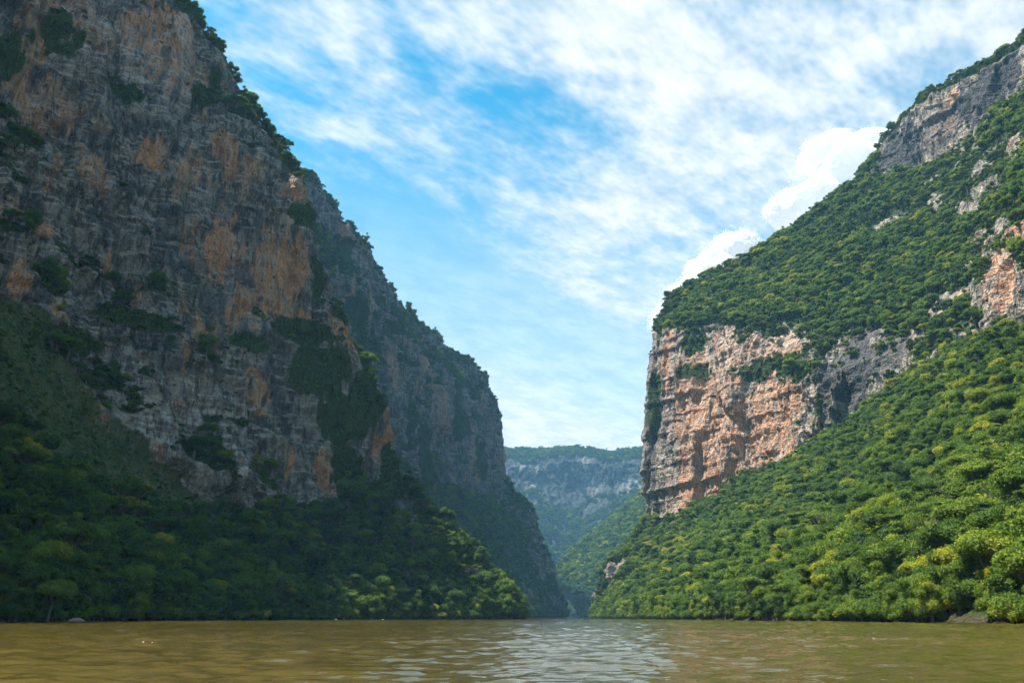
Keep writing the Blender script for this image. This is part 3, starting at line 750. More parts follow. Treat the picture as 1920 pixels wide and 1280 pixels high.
PATCH['E'] = [
    ('orange', 188, 927, 290, 6.9, 43.7, 1.0), ('orange', 196, 925, 338, 10.8, 25.9, 0.9), ('orange', 220, 847, 169, 65.2, 85.3, 1.0), ('orange', 256, 778, 193, 42.1, 62.0, 1.0),
    ('orange', 203, 870, 210, 35.4, 87.9, 1.0), ('orange', 193, 881, 129, 31.6, 33.6, 1.0), ('orange', 277, 738, 215, 15.7, 30.1, 0.8), ('pale', 237, 839, 281, 35.2, 27.0, 0.6),
    ('pale', 216, 859, 190, 34.9, 26.7, 0.3), ('pale', 271, 797, 273, 23.9, 16.3, 0.5), ('pale', 299, 780, 279, 23.7, 18.2, 0.8), ('pale', 278, 710, 142, 7.2, 11.4, 1.0),
    ('pale', 288, 723, 221, 21.8, 23.8, 0.8), ('rock', 218, 849, 176, 58.5, 72.4, 1.0), ('rock', 254, 775, 182, 32.2, 46.1, 1.0), ('rock', 194, 880, 146, 35.1, 53.8, 1.0),
    ('rock', 239, 846, 290, 35.6, 23.9, 0.8), ('rock', 286, 790, 277, 34.0, 18.2, 0.9), ('orange', 326, 477, 224, 18.1, 54.7, 0.9), ('rock', 332, 479, 229, 21.7, 55.3, 0.9),
    ('orange', 520, 795, 564, 12.8, 26.0, 1.0), ('orange', 511, 811, 553, 25.6, 24.4, 0.8), ('rock', 494, 876, 558, 39.8, 33.9, 1.0), ('rock', 507, 812, 546, 38.2, 40.6, 1.0),
    ('rock', 525, 742, 551, 45.0, 31.3, 1.0), ('rock', 537, 708, 549, 28.1, 30.7, 1.0), ('dark', 494, 876, 558, 44.3, 42.3, 1.0), ('dark', 507, 812, 546, 33.9, 36.5, 0.6),
    ('dark', 525, 742, 551, 49.1, 39.1, 1.0), ('dark', 537, 708, 549, 32.1, 34.6, 1.0), ('rock', 511, 780, 525, 49.5, 23.7, 1.0), ('rock', 524, 711, 517, 31.5, 15.1, 1.0),  # dark along the upper band: its shade put into the colour
    ('dark', 306, 682, 214, 44.9, 51.5, 0.9), ('dark', 325, 658, 221, 35.4, 28.3, 0.7), ('rock', 310, 680, 213, 53.9, 54.4, 1.0), ('rock', 339, 647, 227, 47.1, 22.5, 0.9),
    ('hole', 289, 689, 176, 11.8, 39.6, 1.0), ('dark', 290, 686, 176, 11.8, 39.5, 1.0), ('dark', 168, 941, 182, 12.0, 86.0, 0.6), ('veg', 172, 939, 246, 10.6, 43.5, 0.8),  # dark inside the slot: the buttress shadow painted on the rock
    ('veg', 191, 969, 369, 9.7, 23.3, 0.8), ('veg', 258, 802, 245, 23.6, 14.2, 0.6), ('veg', 215, 879, 269, 25.4, 12.5, 0.6), ('veg', 280, 768, 241, 19.7, 17.6, 0.8),
    ('veg', 215, 892, 312, 16.4, 21.4, 0.8), ('veg', 285, 709, 182, 15.1, 20.2, 1.0), ('bulge', 289, 726, 181, 14.8, 41.4, 1.0), ('veg', 326, 760, 290, 33.7, 22.6, 1.0),
    ('veg', 335, 710, 265, 38.3, 21.4, 1.0), ('rock', 360, 625, 252, 55.8, 10.1, 1.0), ('pale', 364, 692, 277, 25.5, 12.2, 0.6), ('orange', 362, 598, 242, 22.8, 10.9, 0.6),
    ('rock', 354, 777, 325, 28.1, 5.4, 1.0), ('rock', 308, 485, 182, 20.9, 15.5, 0.9), ('veg', 102, 970, 31, 11.3, 18.0, 1.0), ('veg', 95, 993, 14, 11.5, 18.4, 1.0),
    ('rock', 495, 869, 545, 52.6, 33.5, 1.0), ('rock', 303, 455, 160, 8.8, 8.4, 0.8), ('pale', 299, 713, 218, 18.6, 23.7, 0.7), ('pale', 328, 680, 239, 24.4, 17.5, 0.5),
    ('orange', 245, 826, 277, 41.8, 26.7, 0.6), ('orange', 277, 785, 263, 33.6, 25.7, 0.7),
]
PATCH['D'] = [
    ('pale', 315, 3482, 597, 38.2, 99.3, 0.8), ('rock', 315, 3482, 597, 82.0, 156.8, 1.0), ('rock', 185, 3453, 569, 161.9, 154.9, 1.0), ('rock', 0, 3427, 564, 107.0, 153.5, 1.0),
    ('rock', 433, 3419, 540, 134.4, 128.5, 1.0), ('rock', 540, 3363, 554, 106.3, 127.1, 1.0), ('dark', 208, 3457, 546, 108.0, 129.2, 0.7), ('dark', 435, 3417, 586, 80.7, 103.0, 0.6),
    ('pale', 93, 3458, 616, 94.7, 25.9, 0.7), ('rock', 93, 3449, 603, 121.4, 46.4, 0.9), ('pale', 490, 3343, 517, 52.7, 75.5, 0.9), ('rock', 490, 3343, 517, 52.7, 75.5, 0.9),
    ('pale', 367, 3446, 522, 43.2, 64.5, 0.7), ('pale', 91, 3407, 516, 15.9, 101.6, 1.0), ('rock', 0, 3445, 614, 53.9, 77.3, 0.8), ('rock', 208, 3465, 571, 81.3, 129.6, 0.9),
    ('rock', 433, 3406, 561, 107.2, 128.2, 0.9), ('rock', 248, 3408, 449, 66.4, 76.2, 0.6),
]
PATCH['G'] = [
    ('veg', 155, 1935, 84, 29.9, 42.9, 1.0),
]


T = {}
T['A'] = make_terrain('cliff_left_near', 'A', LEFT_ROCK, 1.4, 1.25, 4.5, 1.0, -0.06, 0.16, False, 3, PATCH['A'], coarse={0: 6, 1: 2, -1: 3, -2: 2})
T['B'] = make_terrain('cliff_left_far', 'B', HAZE_TINTED_ROCK, 2.3, 2.2, 3.0, 1.25, 0.16, 0.30, False, 5, PATCH['B'], coarse={0: 2, -1: 3, -2: 2})
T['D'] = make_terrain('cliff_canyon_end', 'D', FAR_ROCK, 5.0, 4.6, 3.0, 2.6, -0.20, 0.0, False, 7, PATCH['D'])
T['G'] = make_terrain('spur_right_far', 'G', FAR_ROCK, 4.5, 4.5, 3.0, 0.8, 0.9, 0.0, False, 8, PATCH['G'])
T['E'] = make_terrain('cliff_right', 'E', RIGHT_ROCK, 1.5, 1.4, 4.0, 1.0, 0.06, 0.30, False, 11, PATCH['E'], coarse={0: 4, 1: 2, -1: 6, -2: 5, -3: 3, -4: 1.5})
print('terrain tris', {k: 2 * v['veg'].size for k, v in T.items()})

# ------------------------------------------------------------------ trees
rng = np.random.default_rng(20)


def quads_mesh(name, verts, quads, mats, attr=None, mat_idx=None, tris=None):
    me = bpy.data.meshes.new(name)
    faces = [tuple(f) for f in quads] + ([tuple(f) for f in tris] if tris is not None else [])
    me.from_pydata([tuple(v) for v in verts], [], faces)
    for mt in mats:
        me.materials.append(mt)
    if mat_idx is not None:
        me.polygons.foreach_set('material_index', np.array(mat_idx, dtype=np.int32))
    if attr is not None:
        a = me.attributes.new('clump', 'FLOAT', 'POINT')
        a.data.foreach_set('value', np.array(attr, dtype=np.float32))
    me.update()
    return me


def tube(a, b, ra, rb, sides=6):
    a, b = np.array(a, float), np.array(b, float)
    ax = b - a
    ax /= np.linalg.norm(ax) + 1e-9
    e1 = np.cross(ax, (0.3, 0.9, 0.1)); e1 /= np.linalg.norm(e1)
    e2 = np.cross(ax, e1)
    v = []
    for c, r in ((a, ra), (b, rb)):
        for k in range(sides):
            t = 2 * math.pi * k / sides
            v.append(c + r * (math.cos(t) * e1 + math.sin(t) * e2))
    f = [(k, (k + 1) % sides, sides + (k + 1) % sides, sides + k) for k in range(sides)]
    return v, f


def tree_geo(rg, Rc, H, shape, nlobe, nleaf, leaf, dense_core=True):
    """Trunk (verts, quads) and crown (verts, quads, clump value) of one tree, base at the origin."""
    tv, tf, cv, cf, ca = [], [], [], [], []
    def add(v, f):
        o = len(tv)
        tv.extend(v); tf.extend([tuple(i + o for i in q) for q in f])
    lean = rg.normal(0, 0.05, 2) * H
    fork = np.array([lean[0], lean[1], H * (0.36 if shape != 'umbrella' else 0.5)])
    add(*tube((0, 0, -1.2), fork * (0.5, 0.5, 0.5), 0.040 * H, 0.032 * H, 7))
    add(*tube(fork * (0.5, 0.5, 0.5), fork, 0.032 * H, 0.027 * H, 7))
    lobes = []
    for k in range(nlobe):
        ang = 2 * math.pi * (k * 0.618 + rg.random() * 0.25)
        rr = Rc * 0.78 * math.sqrt((k + 0.3) / nlobe)
        q = rr / Rc
        if shape == 'dome':
            zc = H * (0.83 - 0.34 * q * q) + rg.normal(0, 0.045) * H
            lr = Rc * rg.uniform(0.30, 0.44)
        elif shape == 'umbrella':
            zc = H * (0.90 - 0.14 * q * q) + rg.normal(0, 0.035) * H
            lr = Rc * rg.uniform(0.24, 0.36)
        elif shape == 'tall':
            zc = H * rg.uniform(0.30, 0.92)
            rr *= 0.75 * (1.15 - 0.5 * zc / H)
            lr = Rc * rg.uniform(0.34, 0.48)
        else:  # bush, foliage to the ground
            zc = H * (0.62 - 0.42 * q * q) + rg.normal(0, 0.06) * H
            lr = Rc * rg.uniform(0.34, 0.50)
        c = np.array([lean[0] * 1.3 + rr * math.cos(ang), lean[1] * 1.3 + rr * math.sin(ang), zc])
        lobes.append((c, lr))
        if k % 2 == 0 or shape == 'umbrella':
            mid = fork * 0.45 + c * 0.55 - np.array([0, 0, 0.10 * H])
            add(*tube(fork * 0.98, mid, 0.018 * H, 0.012 * H, 5))
            add(*tube(mid, c, 0.012 * H, 0.004 * H, 5))
    flat = {'dome': 0.72, 'umbrella': 0.45, 'tall': 0.85, 'bush': 0.8}[shape]
    for (c, lr) in lobes:
        n = int(nleaf * (lr / (0.37 * Rc)) ** 2)
        u = rg.normal(0, 1, (n, 3))
        u[:, 2] = u[:, 2] * 0.9 + 0.35
        u /= np.linalg.norm(u, axis=1, keepdims=True)
        # frayed outline: small sub-bunches
        fr = 0.72 + 0.36 * rg.random(n) ** 1.4 + 0.16 * np.sin(u[:, 0] * 7 + c[0] * 3) * np.sin(u[:, 1] * 8 + c[1]) 
        pos = c + u * (lr * fr)[:, None] * np.array([1, 1, flat])
        nrm = u * 0.75 + rg.normal(0, 0.55, (n, 3)) + np.array([0, 0, 0.35])
        nrm /= np.linalg.norm(nrm, axis=1, keepdims=True)
        a1 = np.cross(nrm, rg.normal(0, 1, (n, 3)))
        a1 /= np.linalg.norm(a1, axis=1, keepdims=True) + 1e-9
        a2 = np.cross(nrm, a1)
        s1 = leaf * rg.uniform(0.6, 1.25, n)[:, None]
        s2 = s1 * rg.uniform(0.45, 0.75, n)[:, None]
        base = len(cv)
        drop = nrm * (s1 * 0.22)
        quad = np.stack([pos - a1 * s1 - drop, pos - a2 * s2, pos + a1 * s1 - drop, pos + a2 * s2], axis=1).reshape(-1, 3)
        cv.extend(quad)
        cf.extend([(base + 4 * i, base + 4 * i + 1, base + 4 * i + 2, base + 4 * i + 3) for i in range(n)])
        val = rg.random() * 0.7 + 0.3 * rg.random(n)
        ca.extend(np.repeat(val, 4))
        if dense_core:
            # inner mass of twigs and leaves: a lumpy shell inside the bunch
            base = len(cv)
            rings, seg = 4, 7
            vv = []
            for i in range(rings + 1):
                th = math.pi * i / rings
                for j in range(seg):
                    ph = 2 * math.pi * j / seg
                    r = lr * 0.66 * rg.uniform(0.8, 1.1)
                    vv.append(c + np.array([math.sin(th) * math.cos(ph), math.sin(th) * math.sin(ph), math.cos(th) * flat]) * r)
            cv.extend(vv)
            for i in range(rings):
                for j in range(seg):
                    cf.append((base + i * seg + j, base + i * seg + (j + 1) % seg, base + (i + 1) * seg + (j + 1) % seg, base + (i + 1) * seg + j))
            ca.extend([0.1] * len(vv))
    return tv, tf, cv, cf, ca


# far trees: merged prototypes of unit radius that the forest repeats
proto_coll = bpy.data.collections.new('forest_kinds')
FAR_KINDS = []
for k, shape in enumerate(['dome', 'dome', 'dome', 'umbrella', 'umbrella', 'tall', 'tall', 'bush', 'bush', 'bush', 'bare']):
    rg = np.random.default_rng(100 + k)
    bare = shape == 'bare'
    shape = 'umbrella' if bare else shape
    H = {'dome': 2.0, 'umbrella': 2.2, 'tall': 2.5, 'bush': 1.25}[shape] * rg.uniform(0.9, 1.1)
    tv, tf, cv, cf, ca = tree_geo(rg, 1.0, H, shape, {'dome': 10, 'umbrella': 9, 'tall': 9, 'bush': 7}[shape], 10 if bare else 210, 0.066, not bare)
    n = len(tv)
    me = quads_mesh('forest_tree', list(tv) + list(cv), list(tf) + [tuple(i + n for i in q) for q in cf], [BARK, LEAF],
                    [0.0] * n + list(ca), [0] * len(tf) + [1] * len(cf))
    o = bpy.data.objects.new('forest_kind_%02d' % k, me)
    proto_coll.objects.link(o)
    FAR_KINDS.append('bare' if bare else shape)

# near trees: trunk and crown apart, finer leaves
NEAR_KINDS = []
for k, shape in enumerate(['dome', 'dome', 'umbrella', 'umbrella', 'tall', 'tall', 'bush', 'bush', 'dome', 'umbrella']):
    rg = np.random.default_rng(300 + k)
    H = {'dome': 2.0, 'umbrella': 2.1, 'tall': 2.4, 'bush': 1.3}[shape] * rg.uniform(0.9, 1.1)
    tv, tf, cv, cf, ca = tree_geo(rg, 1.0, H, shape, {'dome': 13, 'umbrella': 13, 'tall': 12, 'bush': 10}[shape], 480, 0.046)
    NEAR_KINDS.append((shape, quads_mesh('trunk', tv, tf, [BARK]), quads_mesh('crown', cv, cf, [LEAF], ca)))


def scatter(t, n, spacing, seed, weight):
    """Random points on a terrain grid by area * weight, thinned to one per cell of the given spacing."""
    rg = np.random.default_rng(seed)
    w = (t['area'] * weight)[:-1, :-1].ravel().clip(0)
    if w.sum() <= 0:
        return np.zeros((0, 3)), np.zeros(0), np.zeros(0)
    cdf = np.cumsum(w); cdf /= cdf[-1]
    pick = np.searchsorted(cdf, rg.random(n))
    nv = t['veg'].shape[1] - 1
    iu, iv = pick // nv, pick % nv
    a, b = rg.random(n)[:, None], rg.random(n)[:, None]
    P = t['P']
    pt = (P[iu, iv] * (1 - a) * (1 - b) + P[iu + 1, iv] * a * (1 - b) + P[iu, iv + 1] * (1 - a) * b + P[iu + 1, iv + 1] * a * b)
    key = np.floor(pt / spacing).astype(np.int64)
    _, first = np.unique(key[:, 0] * 73856093 ^ key[:, 1] * 19349663 ^ key[:, 2] * 83492791, return_index=True)
    return pt[first], t['nzs'][iu, iv][first], t['veg'][iu, iv][first]


cam_p = np.array(cam.location)
th = R(19.05)


def in_view(pt, margin=0.12):
    """Whether the photograph's frame (with a margin for a step to the side) could hold the point."""
    q = pt - cam_p
    f = q[:, 1] * math.cos(th) + q[:, 2] * math.sin(th)
    up = -q[:, 1] * math.sin(th) + q[:, 2] * math.cos(th)
    hx, hy = 960 / 1493.3, 640 / 1493.3
    x, y = q[:, 0] / np.maximum(f, 1), up / np.maximum(f, 1)
    return (f > 5) & (np.abs(x) < hx + margin) & (np.abs(y) < hy + margin)


forest = []       # rows: x y z radius tint kind rot
for key, spec in FOREST.items():
    t = T[key]
    for (n, spacing, r0, r1, mode, tint0) in spec:
        if mode == 'tree':
            w = t['veg'] * sstep(0.45, 0.72, t['nzs']) * (1 - t['grass'])
        elif mode == 'ledge':
            w = t['veg'] * sstep(0.08, 0.40, t['nzs']) * (1 - t['grass'])
        elif mode == 'shore':
            w = 1.0 * (t['P'][..., 2] < 9)
        else:  # low growth in cracks and on the meadow
            w = (0.10 + t['veg']) * (1 - 0.85 * t['rock']) * sstep(0.02, 0.3, t['nzs']) + 0.35 * t['grass']
        w = w * (t['P'][..., 2] > (-0.8 if mode == 'shore' else 0.8))
        pt, nz, vg = scatter(t, n, spacing, ord(key) * 7 + len(mode), w)
        if mode == 'shore':
            pt[:, 2] = np.maximum(pt[:, 2], 0.1)
        keep = in_view(pt)
        pt = pt[keep]
        m = len(pt)
        grove = fbm(pt.astype(np.float32), 38, 3, 71)
        grove2 = fbm(pt.astype(np.float32), 11, 2, 72)
        rad = (r0 + (r1 - r0) * rng.random(m) ** 1.5) * (1 + 0.45 * grove) * np.where(rng.random(m) < 0.10, 1.45, 1.0)
        rad = np.minimum(rad, r1 * 1.15)
        tint = np.clip(tint0 + 0.30 * grove + 0.20 * grove2 + rng.normal(0, 0.16, m) + np.where(rng.random(m) < 0.04, 0.22, 0), 0.02, 0.97)
        kinds = [0, 1, 2, 0, 1, 2, 3, 4, 5, 6] if mode == 'tree' else [7, 8, 9, 5, 6] if mode == 'shore' else [7, 8, 9, 7, 8, 9, 0, 2]
        kd = np.array(kinds)[rng.integers(0, len(kinds), m)]
        if mode == 'tree':
            kd = np.where(rng.random(m) < 0.022, 10, kd)
        forest.append(np.column_stack([pt, rad, tint, kd, rng.random(m) * 6.283, np.full(m, ord(key)), np.full(m, 1 if mode == 'tree' else 2 if mode == 'shore' else 0)]))
forest = np.concatenate(forest)
print('forest', len(forest))


def forest_nodes():
    ng = bpy.data.node_groups.new('forest_growth', 'GeometryNodeTree')
    ng.interface.new_socket('Geometry', in_out='INPUT', socket_type='NodeSocketGeometry')
    ng.interface.new_socket('Geometry', in_out='OUTPUT', socket_type='NodeSocketGeometry')
    N, Lk = ng.nodes, ng.links
    gi, go = N.new('NodeGroupInput'), N.new('NodeGroupOutput')
    ci = N.new('GeometryNodeCollectionInfo')
    ci.inputs['Collection'].default_value = proto_coll
    ci.inputs['Separate Children'].default_value = True
    ci.inputs['Reset Children'].default_value = True
    def attr(nm, tp):
        a = N.new('GeometryNodeInputNamedAttribute')
        a.data_type = tp
        a.inputs[0].default_value = nm
        return a.outputs[0]
    ip = N.new('GeometryNodeInstanceOnPoints')
    ip.inputs['Pick Instance'].default_value = True
    Lk.new(gi.outputs[0], ip.inputs['Points'])
    Lk.new(ci.outputs[0], ip.inputs['Instance'])
    Lk.new(attr('kindno', 'INT'), ip.inputs['Instance Index'])
    cx = N.new('ShaderNodeCombineXYZ')
    Lk.new(attr('turn', 'FLOAT'), cx.inputs[2])
    Lk.new(cx.outputs[0], ip.inputs['Rotation'])
    Lk.new(attr('size', 'FLOAT'), ip.inputs['Scale'])
    Lk.new(ip.outputs[0], go.inputs[0])
    return ng


FOREST_NG = forest_nodes()


def forest_object(name, rows, label):
    me = bpy.data.meshes.new(name)
    me.vertices.add(len(rows))
    me.vertices.foreach_set('co', rows[:, :3].astype(np.float32).ravel())
    for nm, tp, c, dt in (('size', 'FLOAT', 3, np.float32), ('tint', 'FLOAT', 4, np.float32), ('kindno', 'INT', 5, np.int32), ('turn', 'FLOAT', 6, np.float32)):
        a = me.attributes.new(nm, tp, 'POINT')
        a.data.foreach_set('value', rows[:, c].astype(dt))
    me.materials.append(LEAF)
    ob = bpy.data.objects.new(name, me)
    scene.collection.objects.link(ob)
    md = ob.modifiers.new('growth', 'NODES')
    md.node_group = FOREST_NG
    ob['kind'] = 'stuff'
    ob['label'] = label
    ob['category'] = 'forest'
    return ob


# ------------------------------------------------------------------ single trees: those that show largest in the photograph
ORD = ['first', 'second', 'third', 'fourth', 'fifth', 'sixth', 'seventh', 'eighth', 'ninth', 'tenth', 'eleventh', 'twelfth', 'thirteenth',
       'fourteenth', 'fifteenth', 'sixteenth', 'seventeenth', 'eighteenth', 'nineteenth', 'twentieth']


def project(pt):
    q = pt - cam_p
    f = q[:, 1] * math.cos(th) + q[:, 2] * math.sin(th)
    up = -q[:, 1] * math.sin(th) + q[:, 2] * math.cos(th)
    return 960 + 1493.3 * q[:, 0] / f, 640 - 1493.3 * up / f, f


# the waterside trees that catch the eye
special = np.array([
    # x, y, z, radius, tint, near kind, turn, bank, mode
    (92.0, 172.0, 1.0, 5.2, 0.95, 6, 0.4, ord('E'), 2),
    (-122.0, 196.0, 1.0, 5.6, 0.90, 7, 1.0, ord('A'), 2),  # high tint: sunlight on the crown put into the leaf colour
    (-112.0, 203.0, 0.8, 4.6, 0.70, 8, 2.2, ord('A'), 2),  # tint raised likewise in place of sunlight
])
SPECIAL_LABEL = ['golden yellow leafed tree leaning over the right waterline',
                 'sunlit yellow green tree at the far left waterline',
                 'pale feathery tree at the left waterline beside the yellow green one']


def choose_single(rows, want):
    """Draw the trees front to back on a small raster and keep those with the largest visible area."""
    near = np.argsort(np.linalg.norm(rows[:, :3] - cam_p, axis=1))
    near = near[np.isin(rows[near, 8], (1, 2)) & (rows[near, 5] < 10)][:5000]
    c = rows[near, :3].copy()
    c[:, 2] += rows[near, 3] * 1.25
    px, py, f = project(c)
    rr = rows[near, 3] * 1493.3 / f
    W_, H_ = 480, 320
    cover = np.zeros((H_, W_), bool)
    yy, xx = np.mgrid[0:H_, 0:W_]
    vis = np.zeros(len(near))
    for i in range(len(near)):
        x, y, r = px[i] / 4, py[i] / 4, max(rr[i] / 4, 0.7)
        x0, x1 = int(max(0, x - r)), int(min(W_, x + r + 1))
        y0, y1 = int(max(0, y - r)), int(min(H_, y + r + 1))
        if x1 <= x0 or y1 <= y0 or f[i] < 5:
            continue
        disc = (xx[y0:y1, x0:x1] - x) ** 2 + (yy[y0:y1, x0:x1] - y) ** 2 < r * r
        sub = cover[y0:y1, x0:x1]
        vis[i] = (disc & ~sub).sum()
        sub |= disc
    best = np.argsort(-vis)[:want]
    return near[best[vis[best] > 0]]


# no forest tree inside the special ones
keep = np.ones(len(forest), bool)
for sp in special:
    keep &= ~((np.linalg.norm(forest[:, :2] - sp[:2], axis=1) < sp[3] * 0.9) | ((np.linalg.norm(forest[:, :2] - sp[:2] * 0.94, axis=1) < sp[3] * 1.1)))
forest = forest[keep]
pick = choose_single(forest, 297)
single = np.zeros(len(forest), bool)
single[pick] = True

NEAR_OF = {'dome': [0, 1, 8], 'umbrella': [2, 3, 9], 'tall': [4, 5], 'bush': [6, 7]}
SHAPE_WORD = {'dome': 'round-crowned', 'umbrella': 'flat-topped', 'tall': 'tall narrow', 'bush': 'low bushy'}
SHAPE_NAME = {'dome': 'round_tree', 'umbrella': 'flat_topped_tree', 'tall': 'slender_tree', 'bush': 'bushy_tree'}


def plant(row, kind, label, group):
    shape, trunk_me, crown_me = NEAR_KINDS[kind]
    root = bpy.data.objects.new(SHAPE_NAME[shape], None)
    root.empty_display_size = 1.0
    scene.collection.objects.link(root)
    root.location = row[:3]
    root.rotation_euler = (0, 0, float(row[6]))
    s = float(row[3])
    root.scale = (s, s, s)
    root['label'] = label
    root['category'] = 'tree'
    root['group'] = group
    for nm, me in (('trunk', trunk_me), ('crown', crown_me)):
        o = bpy.data.objects.new(nm, me)
        scene.collection.objects.link(o)
        o.parent = root
        o['tint'] = float(row[4])
    return root


def tree_words(row, shape):
    t = row[4]
    colour = 'dark green' if t < 0.34 else 'mid green' if t < 0.52 else 'light green' if t < 0.70 else 'yellow green' if t < 0.88 else 'golden'
    size = 'small' if row[3] < 3.0 else 'broad' if row[3] > 5.2 else 'medium'
    bank = 'right' if row[7] == ord('E') else 'left'
    place = ('at the %s waterline' if row[2] < 7 else 'on the lower %s bank' if row[2] < 30 else 'high on the %s slope') % bank
    return '%s %s %s tree %s' % (size, colour, SHAPE_WORD[shape], place), bank


chosen = []
for i in pick:
    row = forest[i]
    shape = FAR_KINDS[int(row[5])]
    opts = NEAR_OF[shape]
    words, bank = tree_words(row, shape)
    x, y, f = project(row[None, :3])
    chosen.append((words, bank, float(x[0]), row, opts[int(row[6] * 100) % len(opts)]))
by_words = {}
for c in chosen:
    by_words.setdefault(c[0], []).append(c)
for words, cs in by_words.items():
    cs.sort(key=lambda c: c[2], reverse=cs[0][1] == 'right')
    for k, c in enumerate(cs):
        if len(cs) == 1:
            label = words
        elif k < len(ORD):
            label = '%s, %s such from %s' % (words, ORD[k], c[1])
        else:
            label = '%s, beyond the twentieth such' % words
        plant(c[3], c[4], label, 'trees along the %s bank' % c[1])
for row, lab in zip(special, SPECIAL_LABEL):
    plant(row, int(row[5]), lab, 'trees along the %s bank' % ('right' if row[7] == ord('E') else 'left'))

forest_object('forest', forest[~single], 'dense green forest covering the canyon slopes, ledges and talus')


# ------------------------------------------------------------------ clouds behind the right ridge
def cloud_material():
    m, g = new_mat('cloud_white')
    pos = g.n('ShaderNodeTexCoord').outputs['Object']
    bump = g.n('ShaderNodeBump', i_Height=g.noise(pos, 0.02, 6, 0.6), i_Strength=0.3, i_Distance=20.0)
    d = g.n('ShaderNodeBsdfDiffuse', i_Normal=bump.outputs[0])
    d.inputs[0].default_value = c3(0.92, 0.93, 0.94)
    t = g.n('ShaderNodeBsdfTranslucent')
    t.inputs[0].default_value = c3(0.92, 0.93, 0.94)
    mx = g.n('ShaderNodeMixShader', x0=0.5)
    g.t.links.new(d.outputs[0], mx.inputs[1])
    g.t.links.new(t.outputs[0], mx.inputs[2])
    finish(g, mx.outputs[0])
    return m


CLOUD = cloud_material()


def cumulus(label, puffs, seed):
    """A heap of billows: displaced spheres grown into one another. puffs: (x, y, z, radius)."""
    import bmesh
    bm = bmesh.new()
    rg = np.random.default_rng(seed)
    o = np.array(puffs[0][:3])
    allp = []
    for (x, y, z, r) in puffs:
        allp.append((x, y, z, r))
        for k in range(16):
            u = rg.normal(0, 1, 3); u /= np.linalg.norm(u); u[2] = abs(u[2]) * 0.9 - 0.15
            rr = r * rg.uniform(0.22, 0.42)
            allp.append((x + u[0] * r * 0.86, y + u[1] * r * 0.86, z + u[2] * r * 0.86, rr))
    for (x, y, z, r) in allp:
        res_ = bmesh.ops.create_icosphere(bm, subdivisions=3, radius=r)
        for v in res_['verts']:
            v.co = v.co + Vector((x - o[0], y - o[1], z - o[2]))
    me = bpy.data.meshes.new('cumulus_cloud')
    bm.to_mesh(me); bm.free()
    co = np.zeros(len(me.vertices) * 3, np.float32); no = co.copy()
    me.vertices.foreach_get('co', co); me.vertices.foreach_get('normal', no)
    co = co.reshape(-1, 3); no = no.reshape(-1, 3)
    h = 50 * fbm(co, 150, 4, seed) + 13 * fbm(co, 45, 4, seed + 1, gain=0.6, ridged=True)
    co = co + no * h[:, None]
    me.vertices.foreach_set('co', co.ravel())
    me.polygons.foreach_set('use_smooth', np.ones(len(me.polygons), bool))
    me.materials.append(CLOUD)
    me.update()
    ob = bpy.data.objects.new('cumulus_cloud', me)
    ob.location = o
    scene.collection.objects.link(ob)
    ob['label'] = label
    ob['category'] = 'cloud'
    ob['group'] = 'clouds behind the right ridge'
    # frayed edge: droplets thinning out from the billows
    k = rg.integers(0, len(co), 70000)
    off = rg.exponential(20.0, len(k))[:, None] - 10.0
    cen = co[k] + no[k] * off + rg.normal(0, 14, (len(k), 3))
    sz = rg.uniform(2.0, 5.5, len(k))[:, None]
    tri = np.stack([cen + rg.normal(0, 1, (len(k), 3)) * sz for _ in range(3)], axis=1).reshape(-1, 3)
    fm = bpy.data.meshes.new('wisps')
    fm.vertices.add(len(tri)); fm.vertices.foreach_set('co', tri.astype(np.float32).ravel())
    fm.loops.add(len(tri)); fm.loops.foreach_set('vertex_index', np.arange(len(tri), dtype=np.int32))
    fm.polygons.add(len(k))
    fm.polygons.foreach_set('loop_start', np.arange(0, len(tri), 3, dtype=np.int32))
    fm.polygons.foreach_set('loop_total', np.full(len(k), 3, dtype=np.int32))
    fm.update(calc_edges=True)
    fm.materials.append(CLOUD)
    fo = bpy.data.objects.new('wisps', fm)
    scene.collection.objects.link(fo)
    fo.parent = ob
    fo['kind'] = 'stuff'
    md = ob.modifiers.new('merge', 'REMESH')
    md.mode = 'VOXEL'
    md.voxel_size = 8.0
    md.use_smooth_shade = True
    return ob


for lab, puffs, sd in CLOUDS:
    cumulus(lab, puffs, sd)


# ------------------------------------------------------------------ boulders at the waterline and things afloat
def stone_material():
    m, g = new_mat('boulder_stone')
    pos = g.n('ShaderNodeTexCoord').outputs['Object']
    col = g.mixc(g.noise(pos, 1.6, 6, 0.65), c3(0.11, 0.085, 0.068), c3(0.42, 0.33, 0.27))
    bump = g.n('ShaderNodeBump', i_Height=g.noise(pos, 4.0, 6, 0.7), i_Strength=0.8, i_Distance=0.2)
    bs = g.n('ShaderNodeBsdfPrincipled', i_Roughness=0.9, i_Normal=bump.outputs[0])
    g.set(bs.inputs['Base Color'], col)
    finish(g, bs.outputs[0])
    return m


def litter_material():
    m, g = new_mat('pale_litter')
    pos = g.n('ShaderNodeTexCoord').outputs['Object']
    col = g.mixc(g.noise(pos, 6.0, 4), c3(0.55, 0.52, 0.46), c3(0.82, 0.80, 0.76))
    bs = g.n('ShaderNodeBsdfPrincipled', i_Roughness=0.5)
    g.set(bs.inputs['Base Color'], col)
    finish(g, bs.outputs[0])
    return m


STONE = stone_material()
LITTER = litter_material()


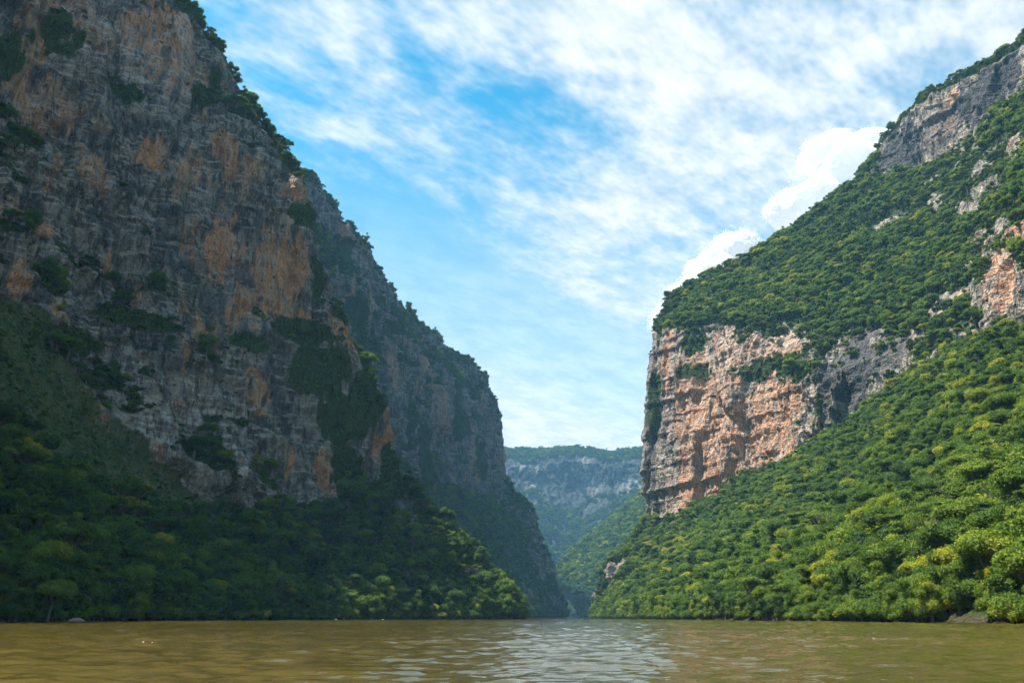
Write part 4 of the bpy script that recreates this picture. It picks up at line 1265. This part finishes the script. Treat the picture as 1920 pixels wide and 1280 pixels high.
def lump(name, loc, size, mat, seed, label, cat, group, rough=0.3):
    import bmesh
    bm = bmesh.new()
    bmesh.ops.create_icosphere(bm, subdivisions=4, radius=1.0)
    me = bpy.data.meshes.new(name)
    bm.to_mesh(me); bm.free()
    co = np.zeros(len(me.vertices) * 3, np.float32)
    me.vertices.foreach_get('co', co)
    co = co.reshape(-1, 3)
    n_ = co.copy()
    q = fbm(n_, 0.8, 3, seed)
    gap, rid = slabs1(n_ * 1.3 + seed, seed)
    co = n_ * (1 + rough * q + 0.28 * (rid - 0.5) * sstep(0, 0.1, gap))[:, None] * np.array(size, np.float32)
    me.vertices.foreach_set('co', co.astype(np.float32).ravel())
    me.materials.append(mat)
    me.update()
    ob = bpy.data.objects.new(name, me)
    ob.location = loc
    ob.rotation_euler = (0, 0, seed * 1.7)
    scene.collection.objects.link(ob)
    ob['label'] = label
    ob['category'] = cat
    ob['group'] = group
    return ob


for k, (x, y, sx, sz, lab) in enumerate(BOULDERS):
    lump('boulder', (x, y, sz * 0.25), (sx, sx * 0.8, sz), STONE, 5 + k, lab, 'boulder', 'boulders at the waterline')
for k, (x, y, sx, sz, lab) in enumerate(AFLOAT):
    lump('floating_scrap', (x, y, 0.03), (sx, sx * 0.6, sz), LITTER, 40 + k, lab, 'scrap', 'scraps afloat on the river', 0.4)

# ------------------------------------------------------------------ air
def haze_box():
    x0, x1, y0, y1, z0, z1 = -1950, 1950, -720, 4700, -6.0, 830.0
    me = bpy.data.meshes.new('haze')
    v = [(x0, y0, z0), (x1, y0, z0), (x1, y1, z0), (x0, y1, z0), (x0, y0, z1), (x1, y0, z1), (x1, y1, z1), (x0, y1, z1)]
    me.from_pydata(v, [], [(3, 2, 1, 0), (4, 5, 6, 7), (0, 1, 5, 4), (1, 2, 6, 5), (2, 3, 7, 6), (3, 0, 4, 7)])
    m, g = new_mat('air')
    vol = g.n('ShaderNodeVolumePrincipled')
    vol.inputs['Color'].default_value = c3(*HAZE_COLOR)
    vol.inputs['Density'].default_value = HAZE_DENSITY
    vol.inputs['Anisotropy'].default_value = 0.0
    out = g.n('ShaderNodeOutputMaterial')
    g.t.links.new(vol.outputs[0], out.inputs['Volume'])
    me.materials.append(m)
    ob = bpy.data.objects.new('haze', me)
    scene.collection.objects.link(ob)
    ob['kind'] = 'stuff'
    ob['label'] = 'pale blue haze filling the canyon air'
    ob['category'] = 'haze'


HAZE_DENSITY = 0.70e-4
HAZE_COLOR = (0.28, 0.66, 1.0)
haze_box()
